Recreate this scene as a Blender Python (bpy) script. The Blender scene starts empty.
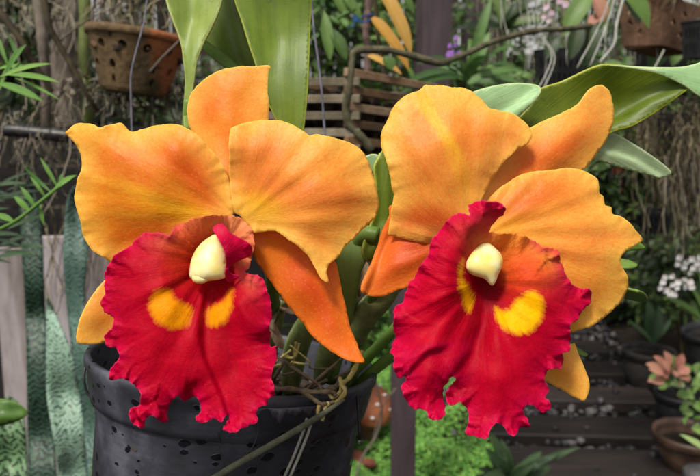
import bpy, math, random
import numpy as np
from mathutils import Vector, noise as mnoise
from mathutils.geometry import delaunay_2d_cdt
R = math.radians
SC = bpy.context.scene
COL = SC.collection

# ------------------------------------------------------------------ camera
CAM_H, PITCH, FPX = 1.30, R(10), 672.0
cam_d = bpy.data.cameras.new('camera'); cam = bpy.data.objects.new('camera', cam_d)
COL.objects.link(cam); SC.camera = cam
cam.location = (0, 0, CAM_H); cam.rotation_euler = (R(90) - PITCH, 0, 0)
cam_d.sensor_width = 36; cam_d.lens = 36 * FPX / 700
cam_d.clip_start = 0.02; cam_d.clip_end = 200
cam_d.dof.use_dof = True; cam_d.dof.focus_distance = 0.42; cam_d.dof.aperture_fstop = 12
# ------------------------------------------------------------------ sky, sun, exposure
SUN_EL, SUN_AZ = R(57), R(212)           # azimuth clockwise from +Y (the view direction)
world = bpy.data.worlds.new('World'); SC.world = world; world.use_nodes = True
wn = world.node_tree; bg = wn.nodes['Background']
sky = wn.nodes.new('ShaderNodeTexSky'); sky.sky_type = 'NISHITA'; sky.sun_disc = False
sky.sun_elevation = SUN_EL; sky.sun_rotation = SUN_AZ; sky.dust_density = 3.0
hs = wn.nodes.new('ShaderNodeHueSaturation'); hs.inputs['Saturation'].default_value = 0.18
wn.links.new(sky.outputs[0], hs.inputs['Color']); 
wm = wn.nodes.new('ShaderNodeMix'); wm.data_type = 'RGBA'; wm.blend_type = 'MULTIPLY'; wm.inputs[0].default_value = 1
wm.inputs[7].default_value = (1.0, 0.965, 0.91, 1)
wn.links.new(hs.outputs[0], wm.inputs[6]); wn.links.new(wm.outputs[2], bg.inputs[0])
bg.inputs[1].default_value = 0.10
sun_d = bpy.data.lights.new('sun', 'SUN'); sun = bpy.data.objects.new('sun', sun_d); COL.objects.link(sun)
sun_d.energy = 2.3; sun_d.angle = R(11); sun_d.color = (1.0, 0.94, 0.85)
sd = Vector((math.sin(SUN_AZ) * math.cos(SUN_EL), math.cos(SUN_AZ) * math.cos(SUN_EL), math.sin(SUN_EL)))
sun.rotation_euler = sd.to_track_quat('Z', 'Y').to_euler()
SC.view_settings.view_transform = 'Standard'; SC.view_settings.look = 'None'
SC.view_settings.exposure = 0.58; SC.view_settings.gamma = 1.0
SC.cycles.use_denoising = True
SC.cycles.max_bounces = 8; SC.cycles.transparent_max_bounces = 8
SC.cycles.sample_clamp_indirect = 6

# ------------------------------------------------------------------ helpers
CAM = np.array([0, 0, CAM_H]); FWD = np.array([0, math.cos(PITCH), -math.sin(PITCH)])
UP = np.array([0, math.sin(PITCH), math.cos(PITCH)]); RT = np.array([1.0, 0, 0])
def P(px, py, D):
    """The point of the garden seen at photograph pixel (px, py), D metres into the view."""
    return CAM + D * (FWD + (px - 350) / FPX * RT - (py - 238) / FPX * UP)
def PV(px, py, D): return Vector(P(px, py, D))
def ground(px, py, z=0.0):
    d = FWD + (px - 350) / FPX * RT - (py - 238) / FPX * UP
    return Vector(CAM + d * ((z - CAM_H) / d[2]))
def lin(r, g, b):
    f = lambda c: (c / 255) / 12.92 if c / 255 <= 0.04045 else ((c / 255 + 0.055) / 1.055) ** 2.4
    return (f(r), f(g), f(b))

def tag(o, label=None, cat=None, group=None, kind=None):
    if label: o['label'] = label
    if cat: o['category'] = cat
    if group: o['group'] = group
    if kind: o['kind'] = kind
    return o
def empty(name, loc, label=None, cat=None, group=None):
    o = bpy.data.objects.new(name, None); COL.objects.link(o); o.location = loc
    o.empty_display_size = 0.05
    return tag(o, label, cat, group)
def link(name, me, parent=None):
    o = bpy.data.objects.new(name, me); COL.objects.link(o)
    if parent:
        o.parent = parent
        base = Vector(); p = parent
        while p: base += Vector(p.location); p = p.parent
        o.location = -base                                     # meshes are built in garden coordinates
    return o
def copy_tree(o, parent=None):
    c = o.copy(); COL.objects.link(c)
    if parent: c.parent = parent
    for ch in list(o.children): copy_tree(ch, c)
    return c

def cat_rom(pts, n=6, closed=False):
    p = np.array(pts, float); N = len(p); out = []
    rng_ = range(N) if closed else range(N - 1)
    for i in rng_:
        if closed: a, b, c, d = p[i - 1], p[i], p[(i + 1) % N], p[(i + 2) % N]
        else: a, b, c, d = p[max(i - 1, 0)], p[i], p[i + 1], p[min(i + 2, N - 1)]
        for k in range(n):
            t = k / n
            out.append(0.5 * ((2 * b) + (c - a) * t + (2 * a - 5 * b + 4 * c - d) * t * t + (3 * b - a - 3 * c + d) * t ** 3))
    if not closed: out.append(p[-1])
    return np.array(out)

class MB:
    """Collects shapes into one mesh; every vertex carries dat = (tone, across, along)."""
    def __init__(s): s.v = []; s.f = []; s.d = []; s.m = []; s.n = 0; s.sm = []
    def add(s, v, f, d=None, mi=0, smooth=True):
        v = [tuple(x) for x in v]; n = len(v)
        s.v += v; s.f += [tuple(i + s.n for i in q) for q in f]
        s.d += (list(d) if d is not None else [(0.5, 0, 0)] * n)
        s.m += [mi] * len(f); s.sm += [smooth] * len(f); s.n += n
    def tube(s, pts, r, sides=6, tone=0.5, cap=True, mi=0, smooth_n=0):
        p = np.array([tuple(x) for x in pts], float)
        if smooth_n: p = cat_rom(p, smooth_n)
        N = len(p)
        rr = np.array([r(i / (N - 1)) for i in range(N)]) if callable(r) else np.full(N, float(r))
        t = np.gradient(p, axis=0); t /= (np.linalg.norm(t, axis=1, keepdims=True) + 1e-12)
        up = np.array([0, 0, 1.0]) if abs(t[0][2]) < 0.9 else np.array([1.0, 0, 0])
        a = np.cross(t[0], up); a /= np.linalg.norm(a)
        V = []; D = []; F = []; L = 0
        for i in range(N):
            a = a - t[i] * np.dot(a, t[i]); a /= (np.linalg.norm(a) + 1e-12); b = np.cross(t[i], a)
            if i: L += np.linalg.norm(p[i] - p[i - 1])
            for k in range(sides):
                w = 2 * math.pi * k / sides
                V.append(p[i] + rr[i] * (math.cos(w) * a + math.sin(w) * b)); D.append((tone, k / sides, L))
        for i in range(N - 1):
            for k in range(sides):
                k2 = (k + 1) % sides
                F.append((i * sides + k, i * sides + k2, (i + 1) * sides + k2, (i + 1) * sides + k))
        if cap: F += [tuple(range(sides))[::-1], tuple((N - 1) * sides + k for k in range(sides))]
        s.add(V, F, D, mi)
    def box(s, c, size, rot=None, tone=0.5, mi=0, bev=0.0):
        x, y, z = [q / 2 for q in size]; c = np.array(c, float)
        M = np.eye(3) if rot is None else np.array(rot)
        if bev <= 0:
            V = [(a * x, b * y, e * z) for a in (-1, 1) for b in (-1, 1) for e in (-1, 1)]
            F = [(0, 1, 3, 2), (4, 6, 7, 5), (0, 4, 5, 1), (2, 3, 7, 6), (0, 2, 6, 4), (1, 5, 7, 3)]
            V = [c + M @ np.array(q) for q in V]
            s.add(V, F, [(tone, 0, 0)] * 8, mi, smooth=False); return
        V = []; idx = {}
        for a in (-1, 1):
            for b in (-1, 1):
                for e in (-1, 1):
                    for ax in range(3):
                        q = [a * (x - bev), b * (y - bev), e * (z - bev)]; q[ax] = (a * x, b * y, e * z)[ax]
                        idx[(a, b, e, ax)] = len(V); V.append(c + M @ np.array(q))
        F = []
        sg = (-1, 1)
        for a in sg:
            F.append([idx[(a, b, e, 0)] for b, e in ((-1, -1), (-1, 1), (1, 1), (1, -1))][::a])
            F.append([idx[(b, a, e, 1)] for b, e in ((-1, -1), (-1, 1), (1, 1), (1, -1))][::-a])
            F.append([idx[(b, e, a, 2)] for b, e in ((-1, -1), (-1, 1), (1, 1), (1, -1))][::a])
        for a in sg:
            for b in sg:
                F.append([idx[(a, b, -1, 0)], idx[(a, b, 1, 0)], idx[(a, b, 1, 1)], idx[(a, b, -1, 1)]])
                F.append([idx[(a, -1, b, 0)], idx[(a, 1, b, 0)], idx[(a, 1, b, 2)], idx[(a, -1, b, 2)]])
                F.append([idx[(-1, a, b, 1)], idx[(1, a, b, 1)], idx[(1, a, b, 2)], idx[(-1, a, b, 2)]])
                for e in sg: F.append([idx[(a, b, e, 0)], idx[(a, b, e, 1)], idx[(a, b, e, 2)]])
        s.add(V, [tuple(q) for q in F], [(tone, 0, 0)] * len(V), mi, smooth=False)
    def leaf(s, base, d, nrm, L, W, curl=0.3, fold=0.25, nl=8, tone=None, shape=0.0, tipw=0.02, twist=0.0, mi=0, nw=2):
        """A leaf blade: base point, direction, face normal, length, width; curl bends it down."""
        base = np.array(base, float); d = np.array(d, float); d /= np.linalg.norm(d)
        nrm = np.array(nrm, float); nrm = nrm - d * np.dot(nrm, d); nrm /= (np.linalg.norm(nrm) + 1e-9)
        sd_ = np.cross(d, nrm); tone = random.random() if tone is None else tone
        V = []; D = []; F = []; p = base.copy(); step = L / nl; m = 2 * nw + 1
        for i in range(nl + 1):
            t = i / nl
            w = W / 2 * (math.sin(math.pi * min(1, t * (1 - shape) + shape * 0.5 + 0.02)) ** 0.75 if shape < 1 else 1)
            if shape > 0: w = W / 2 * min(1.0, (t * 5 + 0.35)) * (1 - max(0, (t - 0.55) / 0.45) ** 2.2)
            w = max(w, tipw * W / 2)
            s2 = sd_ * math.cos(twist * t) + nrm * math.sin(twist * t)
            n2 = np.cross(s2, d)
            for k in range(-nw, nw + 1):
                u = k / nw
                V.append(p + s2 * u * w + n2 * (abs(u) ** 1.3 * fold * w)); D.append((tone, u, t))
            a = -curl / nl; c_, s_ = math.cos(a), math.sin(a)
            d2 = d * c_ + nrm * s_; nrm = nrm * c_ - d * s_; d = d2
            p = p + d * step
        for i in range(nl):
            for k in range(m - 1):
                F.append((i * m + k, i * m + k + 1, (i + 1) * m + k + 1, (i + 1) * m + k))
        s.add(V, F, D, mi)
    def lathe(s, prof, c, axis=(0, 0, 1), seg=48, tone=0.5, mi=0, wob=0.0, close=True):
        ax = Vector(axis).normalized(); q = Vector((0, 0, 1)).rotation_difference(ax).to_matrix(); c = Vector(c)
        V = []; D = []; F = []; N = len(prof)
        for i, (r, z) in enumerate(prof):
            for k in range(seg):
                w = 2 * math.pi * k / seg
                r2 = r * (1 + wob * mnoise.noise(Vector((math.cos(w) * 1.3, math.sin(w) * 1.3, z * 8))))
                V.append(c + q @ Vector((r2 * math.cos(w), r2 * math.sin(w), z))); D.append((tone, k / seg, z))
        for i in range(N - 1):
            for k in range(seg):
                k2 = (k + 1) % seg
                F.append((i * seg + k, i * seg + k2, (i + 1) * seg + k2, (i + 1) * seg + k))
        if close:
            if prof[0][0] > 1e-5: F.append(tuple(range(seg))[::-1])
            if prof[-1][0] > 1e-5: F.append(tuple((N - 1) * seg + k for k in range(seg)))
        s.add(V, F, D, mi)
    def blob(s, c, r, amp=0.25, freq=1.5, scale=(1, 1, 1), tone=None, mi=0, sub=2, smooth=True):
        V0, F0 = ICO[sub]; c = np.array(c, float); off = Vector((random.random() * 50, random.random() * 50, random.random() * 50))
        tone = random.random() if tone is None else tone
        V = [c + r * np.array(v) * np.array(scale) * (1 + amp * mnoise.noise(Vector(v) * freq + off)) for v in V0]
        s.add(V, F0, [(tone, 0, 0)] * len(V), mi, smooth)
    def build(s, name, mat, parent=None, label=None):
        me = bpy.data.meshes.new(name); me.from_pydata(s.v, [], s.f)
        for m_ in (mat if isinstance(mat, (list, tuple)) else [mat]): me.materials.append(m_)
        me.polygons.foreach_set('material_index', s.m); me.polygons.foreach_set('use_smooth', s.sm)
        at = me.attributes.new('dat', 'FLOAT_VECTOR', 'POINT')
        at.data.foreach_set('vector', np.array(s.d, dtype=np.float32).ravel())
        me.update()
        o = link(name, me, parent)
        if label: o['label'] = label
        return o

def _ico(sub):
    import bmesh
    b = bmesh.new(); bmesh.ops.create_icosphere(b, subdivisions=sub, radius=1)
    v = [tuple(x.co) for x in b.verts]; f = [tuple(w.index for w in q.verts) for q in b.faces]; b.free(); return v, f
ICO = {1: _ico(1), 2: _ico(2), 3: _ico(3)}
def blocks(mb_bevel=None): pass

# ------------------------------------------------------------------ materials
class NT:
    def __init__(s, name):
        s.m = bpy.data.materials.new(name); s.m.use_nodes = True; s.t = s.m.node_tree
        s.b = s.t.nodes['Principled BSDF']; s.out = s.t.nodes['Material Output']
    def n(s, typ, **kw):
        x = s.t.nodes.new(typ)
        for k, v in kw.items():
            if hasattr(x, k): setattr(x, k, v)
        return x
    def l(s, a, b): s.t.links.new(a, b)
    def setin(s, sock, v):
        if hasattr(v, 'links') or isinstance(v, bpy.types.NodeSocket): s.l(v, sock)
        else: sock.default_value = v
    def attr(s, name):
        a = s.n('ShaderNodeAttribute'); a.attribute_name = name; return a
    def sep(s, v):
        x = s.n('ShaderNodeSeparateXYZ'); s.l(v, x.inputs[0]); return x.outputs
    def comb(s, x=0, y=0, z=0):
        c = s.n('ShaderNodeCombineXYZ')
        for i, q in enumerate((x, y, z)): s.setin(c.inputs[i], q)
        return c.outputs[0]
    def coord(s): return s.n('ShaderNodeNewGeometry').outputs['Position']
    def math(s, op, a, b=0.0, c=0.0, clamp=False):
        m = s.n('ShaderNodeMath'); m.operation = op; m.use_clamp = clamp
        s.setin(m.inputs[0], a); s.setin(m.inputs[1], b)
        if op in ('MULTIPLY_ADD', 'SMOOTH_MIN', 'WRAP', 'COMPARE'): s.setin(m.inputs[2], c)
        return m.outputs[0]
    def noise(s, vec, scale, detail=4, rough=0.55, dist=0.0):
        x = s.n('ShaderNodeTexNoise'); s.l(vec, x.inputs['Vector']); x.inputs['Scale'].default_value = scale
        x.inputs['Detail'].default_value = detail; x.inputs['Roughness'].default_value = rough; x.inputs['Distortion'].default_value = dist
        return x.outputs['Fac']
    def vor(s, vec, scale, feature='F1', rand=1.0):
        x = s.n('ShaderNodeTexVoronoi'); s.l(vec, x.inputs['Vector']); x.feature = feature
        x.inputs['Scale'].default_value = scale; x.inputs['Randomness'].default_value = rand
        return x
    def ramp(s, fac, stops):
        x = s.n('ShaderNodeValToRGB'); s.l(fac, x.inputs[0]); e = x.color_ramp.elements
        while len(e) < len(stops): e.new(0.5)
        for i, (p, c) in enumerate(stops): e[i].position = p; e[i].color = (*c, 1)
        return x.outputs[0]
    def mapr(s, v, a, b, c, d):
        x = s.n('ShaderNodeMapRange'); s.l(v, x.inputs[0])
        for i, q in enumerate((a, b, c, d)): x.inputs[i + 1].default_value = q
        return x.outputs[0]
    def mix(s, fac, a, b, mode='MIX'):
        x = s.n('ShaderNodeMix'); x.data_type = 'RGBA'; x.blend_type = mode
        s.setin(x.inputs[0], fac)
        for sock, v in ((x.inputs[6], a), (x.inputs[7], b)):
            if isinstance(v, (tuple, list)): sock.default_value = (*v[:3], 1)
            else: s.l(v, sock)
        return x.outputs[2]
    def vmul(s, vec, sc_):
        x = s.n('ShaderNodeVectorMath'); x.operation = 'MULTIPLY'; s.l(vec, x.inputs[0]); x.inputs[1].default_value = sc_
        return x.outputs[0]
    def bump(s, h, dist, strength=0.5):
        x = s.n('ShaderNodeBump'); s.l(h, x.inputs['Height']); x.inputs['Distance'].default_value = dist
        x.inputs['Strength'].default_value = strength; s.l(x.outputs[0], s.b.inputs['Normal']); return x.outputs[0]
    def fin(s, color=None, rough=0.6, spec=0.4, trans=0.0, tcol=None):
        if color is not None: s.setin(s.b.inputs['Base Color'], color if not isinstance(color, (tuple, list)) else (*color[:3], 1))
        s.setin(s.b.inputs['Roughness'], rough); s.setin(s.b.inputs['Specular IOR Level'], spec)
        if trans > 0:
            tr = s.n('ShaderNodeBsdfTranslucent'); mx = s.n('ShaderNodeMixShader'); mx.inputs[0].default_value = trans
            src = tcol if tcol is not None else color
            if isinstance(src, (tuple, list)): tr.inputs[0].default_value = (*src[:3], 1)
            else: s.l(src, tr.inputs[0])
            if s.b.inputs['Normal'].links: s.l(s.b.inputs['Normal'].links[0].from_socket, tr.inputs['Normal'])
            s.l(s.b.outputs[0], mx.inputs[1]); s.l(tr.outputs[0], mx.inputs[2]); s.l(mx.outputs[0], s.out.inputs[0])
        return s.m

def leaf_mat(name, c1, c2, c3=None, rough=0.42, trans=0.25, mid=0.25, veins=60, spec=0.5):
    n = NT(name); a = n.sep(n.attr('dat').outputs['Vector']); pos = n.coord()
    nz = n.noise(pos, 45, 4); t = n.math('ADD', n.math('MULTIPLY', a[0], 0.7), n.math('MULTIPLY', nz, 0.35), clamp=True)
    col = n.ramp(t, [(0.15, c1), (0.6, c2)] + ([(0.95, c3)] if c3 else []))
    au = n.math('ABSOLUTE', a[1])
    midl = n.mapr(au, 0.0, 0.09, mid, 0.0)
    col = n.mix(midl, col, tuple(min(1, x * 1.9 + 0.02) for x in c2))
    st = n.noise(n.comb(n.math('MULTIPLY', a[1], 14), n.math('MULTIPLY', a[2], 2.0), a[0]), 2.0, 2)
    col = n.mix(n.mapr(st, 0.3, 0.7, 0.0, 0.35), col, n.mix(1.0, col, (0.55, 0.6, 0.5), 'MULTIPLY'))
    ds = n.noise(pos, 260, 3, 0.7); col = n.mix(n.mapr(ds, 0.58, 0.78, 0.0, 0.35), col, (.30, .30, .24))
    n.bump(n.math('ADD', st, nz), 0.002, 0.35)
    return n.fin(col, n.mapr(nz, 0.3, 0.7, rough - 0.08, rough + 0.12), spec, trans)
def rough_mat(name, c1, c2, scale=20, c3=None, rough=0.8, bumpd=0.004, stretch=(1, 1, 1), spec=0.25, detail=6, tone=0.3):
    n = NT(name); pos = n.vmul(n.coord(), stretch); a = n.sep(n.attr('dat').outputs['Vector'])
    nz = n.noise(pos, scale, detail, 0.62); nz2 = n.noise(pos, scale * 6, 3, 0.6)
    f = n.math('ADD', n.math('MULTIPLY', nz, 1.0), n.math('MULTIPLY', n.math('SUBTRACT', a[0], 0.5), tone))
    col = n.ramp(f, [(0.32, c1), (0.62, c2)] + ([(0.8, c3)] if c3 else []))
    col = n.mix(n.mapr(nz2, 0.35, 0.65, 0.0, 0.4), col, n.mix(1.0, col, (0.5, 0.5, 0.5), 'MULTIPLY'))
    n.bump(n.math('ADD', nz, n.math('MULTIPLY', nz2, 0.5)), bumpd, 0.7)
    return n.fin(col, rough, spec)

# ------------------------------------------------------------------ thin living sheets (petals, lips, leaves) from outlines
def tps(ctrl):
    C = np.array(ctrl, float); x = C[:, :2] / 100; z = C[:, 2]; n_ = len(C)
    r = np.linalg.norm(x[:, None] - x[None], axis=2); K = np.where(r > 0, r * r * np.log(r + 1e-9), 0) + 1e-3 * np.eye(n_)
    Pm = np.c_[np.ones(n_), x]; A = np.block([[K, Pm], [Pm.T, np.zeros((3, 3))]])
    w = np.linalg.solve(A, np.r_[z, 0, 0, 0])
    def f(q):
        q = q / 100; r = np.linalg.norm(q[:, None] - x[None], axis=2)
        return np.where(r > 0, r * r * np.log(r + 1e-9), 0) @ w[:n_] + w[n_] + q @ w[n_ + 1:]
    return f
def seg_dist(q, poly, closed=True):
    """distance to a polyline, arc position of the nearest point, signed side."""
    a = poly; b = np.roll(poly, -1, axis=0) if closed else poly[1:]
    if not closed: a = poly[:-1]
    L = np.linalg.norm(b - a, axis=1); S = np.r_[0, np.cumsum(L)[:-1]]
    best = np.full(len(q), 1e9); arc = np.zeros(len(q)); side = np.zeros(len(q))
    for i in range(len(a)):
        ab = b[i] - a[i]; t = np.clip(((q - a[i]) @ ab) / (ab @ ab + 1e-9), 0, 1)
        dlt = q - (a[i] + t[:, None] * ab); d = np.linalg.norm(dlt, axis=1)
        m = d < best - 1e-9; best[m] = d[m]; arc[m] = (S[i] + t * L[i])[m]
        side[m] = np.sign(ab[0] * dlt[:, 1] - ab[1] * dlt[:, 0])[m]
    return best, arc, side
def inside(q, poly):
    x, y = q[:, 0], q[:, 1]; c = np.zeros(len(q), bool); j = len(poly) - 1
    for i in range(len(poly)):
        xi, yi = poly[i]; xj, yj = poly[j]
        m = ((yi > y) != (yj > y)) & (x < (xj - xi) * (y - yi) / (yj - yi + 1e-12) + xi); c ^= m; j = i
    return c
def fill(outline, step, sub=3, smooth=True, jag=0.0, seed=0.0):
    o = cat_rom(outline, sub, True) if smooth else np.array(outline, float)
    # resample the outline evenly
    nx = np.roll(o, -1, axis=0); L = np.linalg.norm(nx - o, axis=1); S = np.r_[0, np.cumsum(L)]
    n_ = max(12, int(S[-1] / step)); ss = np.linspace(0, S[-1], n_, endpoint=False)
    oc = np.vstack([o, o[:1]]); o = np.c_[np.interp(ss, S, oc[:, 0]), np.interp(ss, S, oc[:, 1])]
    if jag:
        tg = np.roll(o, -1, axis=0) - np.roll(o, 1, axis=0); tg /= (np.linalg.norm(tg, axis=1, keepdims=True) + 1e-9)
        am = np.array([n1(s_ / 4.2, seed) + .6 * n1(s_ / 1.9, seed + 3) + 1.0 * n1(s_ / 11, seed + 7) for s_ in ss]) * jag
        o = o + np.c_[tg[:, 1], -tg[:, 0]] * am[:, None]
    lo, hi = o.min(0), o.max(0); h = step * 0.9
    gx, gy = np.meshgrid(np.arange(lo[0], hi[0], step), np.arange(lo[1], hi[1], h)); gx[1::2] += step / 2
    g = np.c_[gx.ravel(), gy.ravel()]; g = g[inside(g, o)]; d, _, _ = seg_dist(g, o); g = g[d > step * 0.55]
    pts = [Vector(p) for p in np.vstack([o, g])]; e = [(i, (i + 1) % n_) for i in range(n_)]
    v, _, f, _, _, _ = delaunay_2d_cdt(pts, e, [list(range(n_))], 1, 1e-6)
    return np.array([tuple(p) for p in v]), [tuple(q) for q in f], o
def n1(x, seed=0.0): return mnoise.noise(Vector((x, seed, seed * 1.7)))
def sheet(name, outline, ctrl, mat, parent, D, step=2.4, ruffle=(0, 20, 12), folds=(), thick=0.0003, origin=(0, 0), paint=None,
          label=None, seed=1.0, sub=3, wav=(0, 30), jag=0.0, rib=None):
    """outline in photo pixels; ctrl (x, y, height towards the viewer, in pixels) bends it in depth."""
    q, f, o = fill(outline, step, sub, jag=jag, seed=seed); z = tps(ctrl)(q); d, arc, _ = seg_dist(q, o)
    A, lam, w = ruffle
    if A: z = z + A * np.exp(-d / w) * np.array([n1(a / lam, seed) + 0.5 * n1(a / lam * 2.3, seed + 5) for a in arc]) * 1.6
    if wav[0]: z = z + wav[0] * np.array([mnoise.noise(Vector((p[0] / wav[1], p[1] / wav[1], seed))) for p in q])
    if rib:
        an_ = np.arctan2(q[:, 1] - origin[1], q[:, 0] - origin[0]); ra_ = np.hypot(q[:, 0] - origin[0], q[:, 1] - origin[1])
        z = z + rib[0] * np.array([mnoise.noise(Vector((math.cos(t) * rib[1], math.sin(t) * rib[1], seed + r_ / 90))) for t, r_ in zip(an_, ra_)]) * np.clip(ra_ / 60, 0, 1)
    for line, amp, width, rng_ in folds:
        fd, fa, fs = seg_dist(q, np.array(line, float), False)
        z = z + amp * np.tanh(fs * fd / width) * np.exp(-(fd / rng_) ** 2) * np.clip(fa / 12, 0, 1)
    k = D / FPX
    V = [P(p[0], p[1], D - zz * k) for p, zz in zip(q, z)]
    me = bpy.data.meshes.new(name); me.from_pydata([tuple(v) for v in V], [], f); me.materials.append(mat)
    # flip faces to look at the viewer
    me.update()
    nrm = np.zeros(3)
    for pl in me.polygons: nrm += np.array(pl.normal) * pl.area
    if nrm[1] > 0: me.flip_normals()
    me.polygons.foreach_set('use_smooth', [True] * len(me.polygons))
    ox, oy = origin; ang = np.arctan2(q[:, 1] - oy, q[:, 0] - ox); rad = np.hypot(q[:, 0] - ox, q[:, 1] - oy) / 100
    at = me.attributes.new('vein', 'FLOAT_VECTOR', 'POINT')
    at.data.foreach_set('vector', np.c_[np.cos(ang), np.sin(ang), rad].astype(np.float32).ravel())
    at = me.attributes.new('edge', 'FLOAT', 'POINT'); at.data.foreach_set('value', d.astype(np.float32))
    if paint:
        for nm, arr in paint(q, d, arc).items():
            if arr.ndim == 2:
                at = me.attributes.new(nm, 'FLOAT_VECTOR', 'POINT'); at.data.foreach_set('vector', arr.astype(np.float32).ravel())
            else:
                at = me.attributes.new(nm, 'FLOAT', 'POINT'); at.data.foreach_set('value', arr.astype(np.float32))
    me.update()
    ob = link(name, me, parent)
    if thick:
        s = ob.modifiers.new('thickness', 'SOLIDIFY'); s.thickness = thick; s.offset = -1
    if label: ob['label'] = label
    return ob
def inflate(name, outline, z0, H, w, mat, parent, D, step=1.6, back=0.7, tilt=None, paint=None, label=None):
    """a rounded solid body from its outline."""
    q, f, o = fill(outline, step, 3); d, arc, _ = seg_dist(q, o)
    n_ = len(q); k = D / FPX; m0 = len(o); ed = set()
    for x in f:
        for i in range(3): ed.add((min(x[i], x[(i + 1) % 3]), max(x[i], x[(i + 1) % 3])))
    ed = np.array(sorted(ed)); deg = np.bincount(ed.ravel(), minlength=n_); phi = np.zeros(n_); bd_ = d < 1e-3
    for _ in range(900):
        s_ = np.bincount(ed[:, 0], phi[ed[:, 1]], n_) + np.bincount(ed[:, 1], phi[ed[:, 0]], n_)
        phi = s_ / np.maximum(deg, 1) + .02; phi[bd_] = 0
    b = np.sqrt(phi / phi.max())
    base = tps(tilt)(q) if tilt else np.full(n_, float(z0))
    Vf = [P(p[0], p[1], D - (bz + H * bb) * k) for p, bb, bz in zip(q, b, base)]
    Vb = [P(p[0], p[1], D - (bz - H * back * bb - 0.05) * k) for p, bb, bz in zip(q, b, base)]
    m = len(o); F = [tuple(x) for x in f] + [tuple(i + n_ for i in x[::-1]) for x in f]
    F += [(i, (i + 1) % m, (i + 1) % m + n_, i + n_) for i in range(m)]
    me = bpy.data.meshes.new(name); me.from_pydata([tuple(v) for v in Vf + Vb], [], F); me.materials.append(mat)
    import bmesh
    bm = bmesh.new(); bm.from_mesh(me); bmesh.ops.recalc_face_normals(bm, faces=bm.faces); bm.to_mesh(me); bm.free()
    me.polygons.foreach_set('use_smooth', [True] * len(me.polygons))
    at = me.attributes.new('edge', 'FLOAT', 'POINT'); at.data.foreach_set('value', np.r_[d, d].astype(np.float32))
    me.update(); ob = link(name, me, parent)
    if label: ob['label'] = label
    return ob
# ------------------------------------------------------------------ the potted orchid and its pot
FD = 0.42                                  # metres from the camera to the blooms
linp = lin
O_, Y_, YY, RO, DK, PK = (lin(240, 146, 36), lin(247, 180, 60), lin(248, 196, 20), lin(226, 92, 14), lin(214, 64, 10), lin(238, 128, 66))
def petal_mat():
    n = NT('orange_petal'); pc = n.attr('pc').outputs['Vector']; v = n.attr('vein').outputs['Vector']; e = n.attr('edge').outputs['Fac']
    pos = n.coord(); s = n.sep(v)
    rad = n.comb(n.math('MULTIPLY', s[0], 15), n.math('MULTIPLY', s[1], 15), n.math('MULTIPLY', s[2], 3.0))
    vein = n.noise(rad, 1.0, 3, 0.55)
    mot = n.noise(n.comb(n.math('MULTIPLY', s[0], 34), n.math('MULTIPLY', s[1], 34), n.math('MULTIPLY', s[2], 17)), 1.0, 4, 0.62); mot2 = n.noise(pos, 90, 3, 0.5)
    col = n.mix(n.mapr(vein, 0.40, 0.70, 0.0, 0.30), pc, n.mix(1.0, pc, (0.98, 0.72, 0.5), 'MULTIPLY'))
    col = n.mix(n.mapr(mot, 0.46, 0.66, 0.0, 0.5), col, n.mix(1.0, col, (0.97, 0.72, 0.5), 'MULTIPLY'))
    col = n.mix(n.mapr(mot2, 0.38, 0.66, 0.0, 0.35), col, n.mix(0.35, col, Y_))
    col = n.mix(n.math('ADD', n.mapr(n.math('ADD', e, n.math('MULTIPLY', n.math('SUBTRACT', mot2, .5), 26.0)), 0.0, 26, 0.62, 0.0), n.mapr(e, 0.0, 1.3, 0.8, 0.0)), col, n.mix(n.attr('deep').outputs['Fac'], lin(253, 208, 96), lin(242, 138, 44)))  # yellow margins, widened so the colour also stands in for backlit edge glow
    h = n.math('ADD', n.math('MULTIPLY', vein, 0.8), n.math('MULTIPLY', mot, 0.8))
    n.bump(h, 0.0009, 0.45)
    gr = n.noise(pos, 620, 2, 0.5); gc = n.vor(pos, 420)
    col = n.mix(n.mapr(gr, 0.46, 0.60, 0.0, 0.40), col, n.mix(1.0, col, (0.98, 0.74, 0.5), 'MULTIPLY'))
    col = n.mix(n.mapr(gc.outputs['Distance'], 0.0, 0.35, 0.24, 0.0), col, n.mix(0.7, col, lin(253, 214, 120)))
    n.bump(n.math('ADD', n.math('MULTIPLY', vein, .8), n.math('ADD', n.math('MULTIPLY', mot, .7), n.math('MULTIPLY', gr, .35))), .0008, .4)
    vc = n.vor(n.comb(n.math('MULTIPLY', s[0], 15), n.math('MULTIPLY', s[1], 15), n.math('MULTIPLY', s[2], 7)), 1.6, 'DISTANCE_TO_EDGE')
    col = n.mix(n.mapr(vc.outputs['Distance'], 0.0, 0.07, 0.20, 0.0), col, n.mix(1.0, col, (0.95, 0.7, 0.5), 'MULTIPLY'))
    return n.fin(col, 0.45, 0.25, 0.34)
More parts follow.
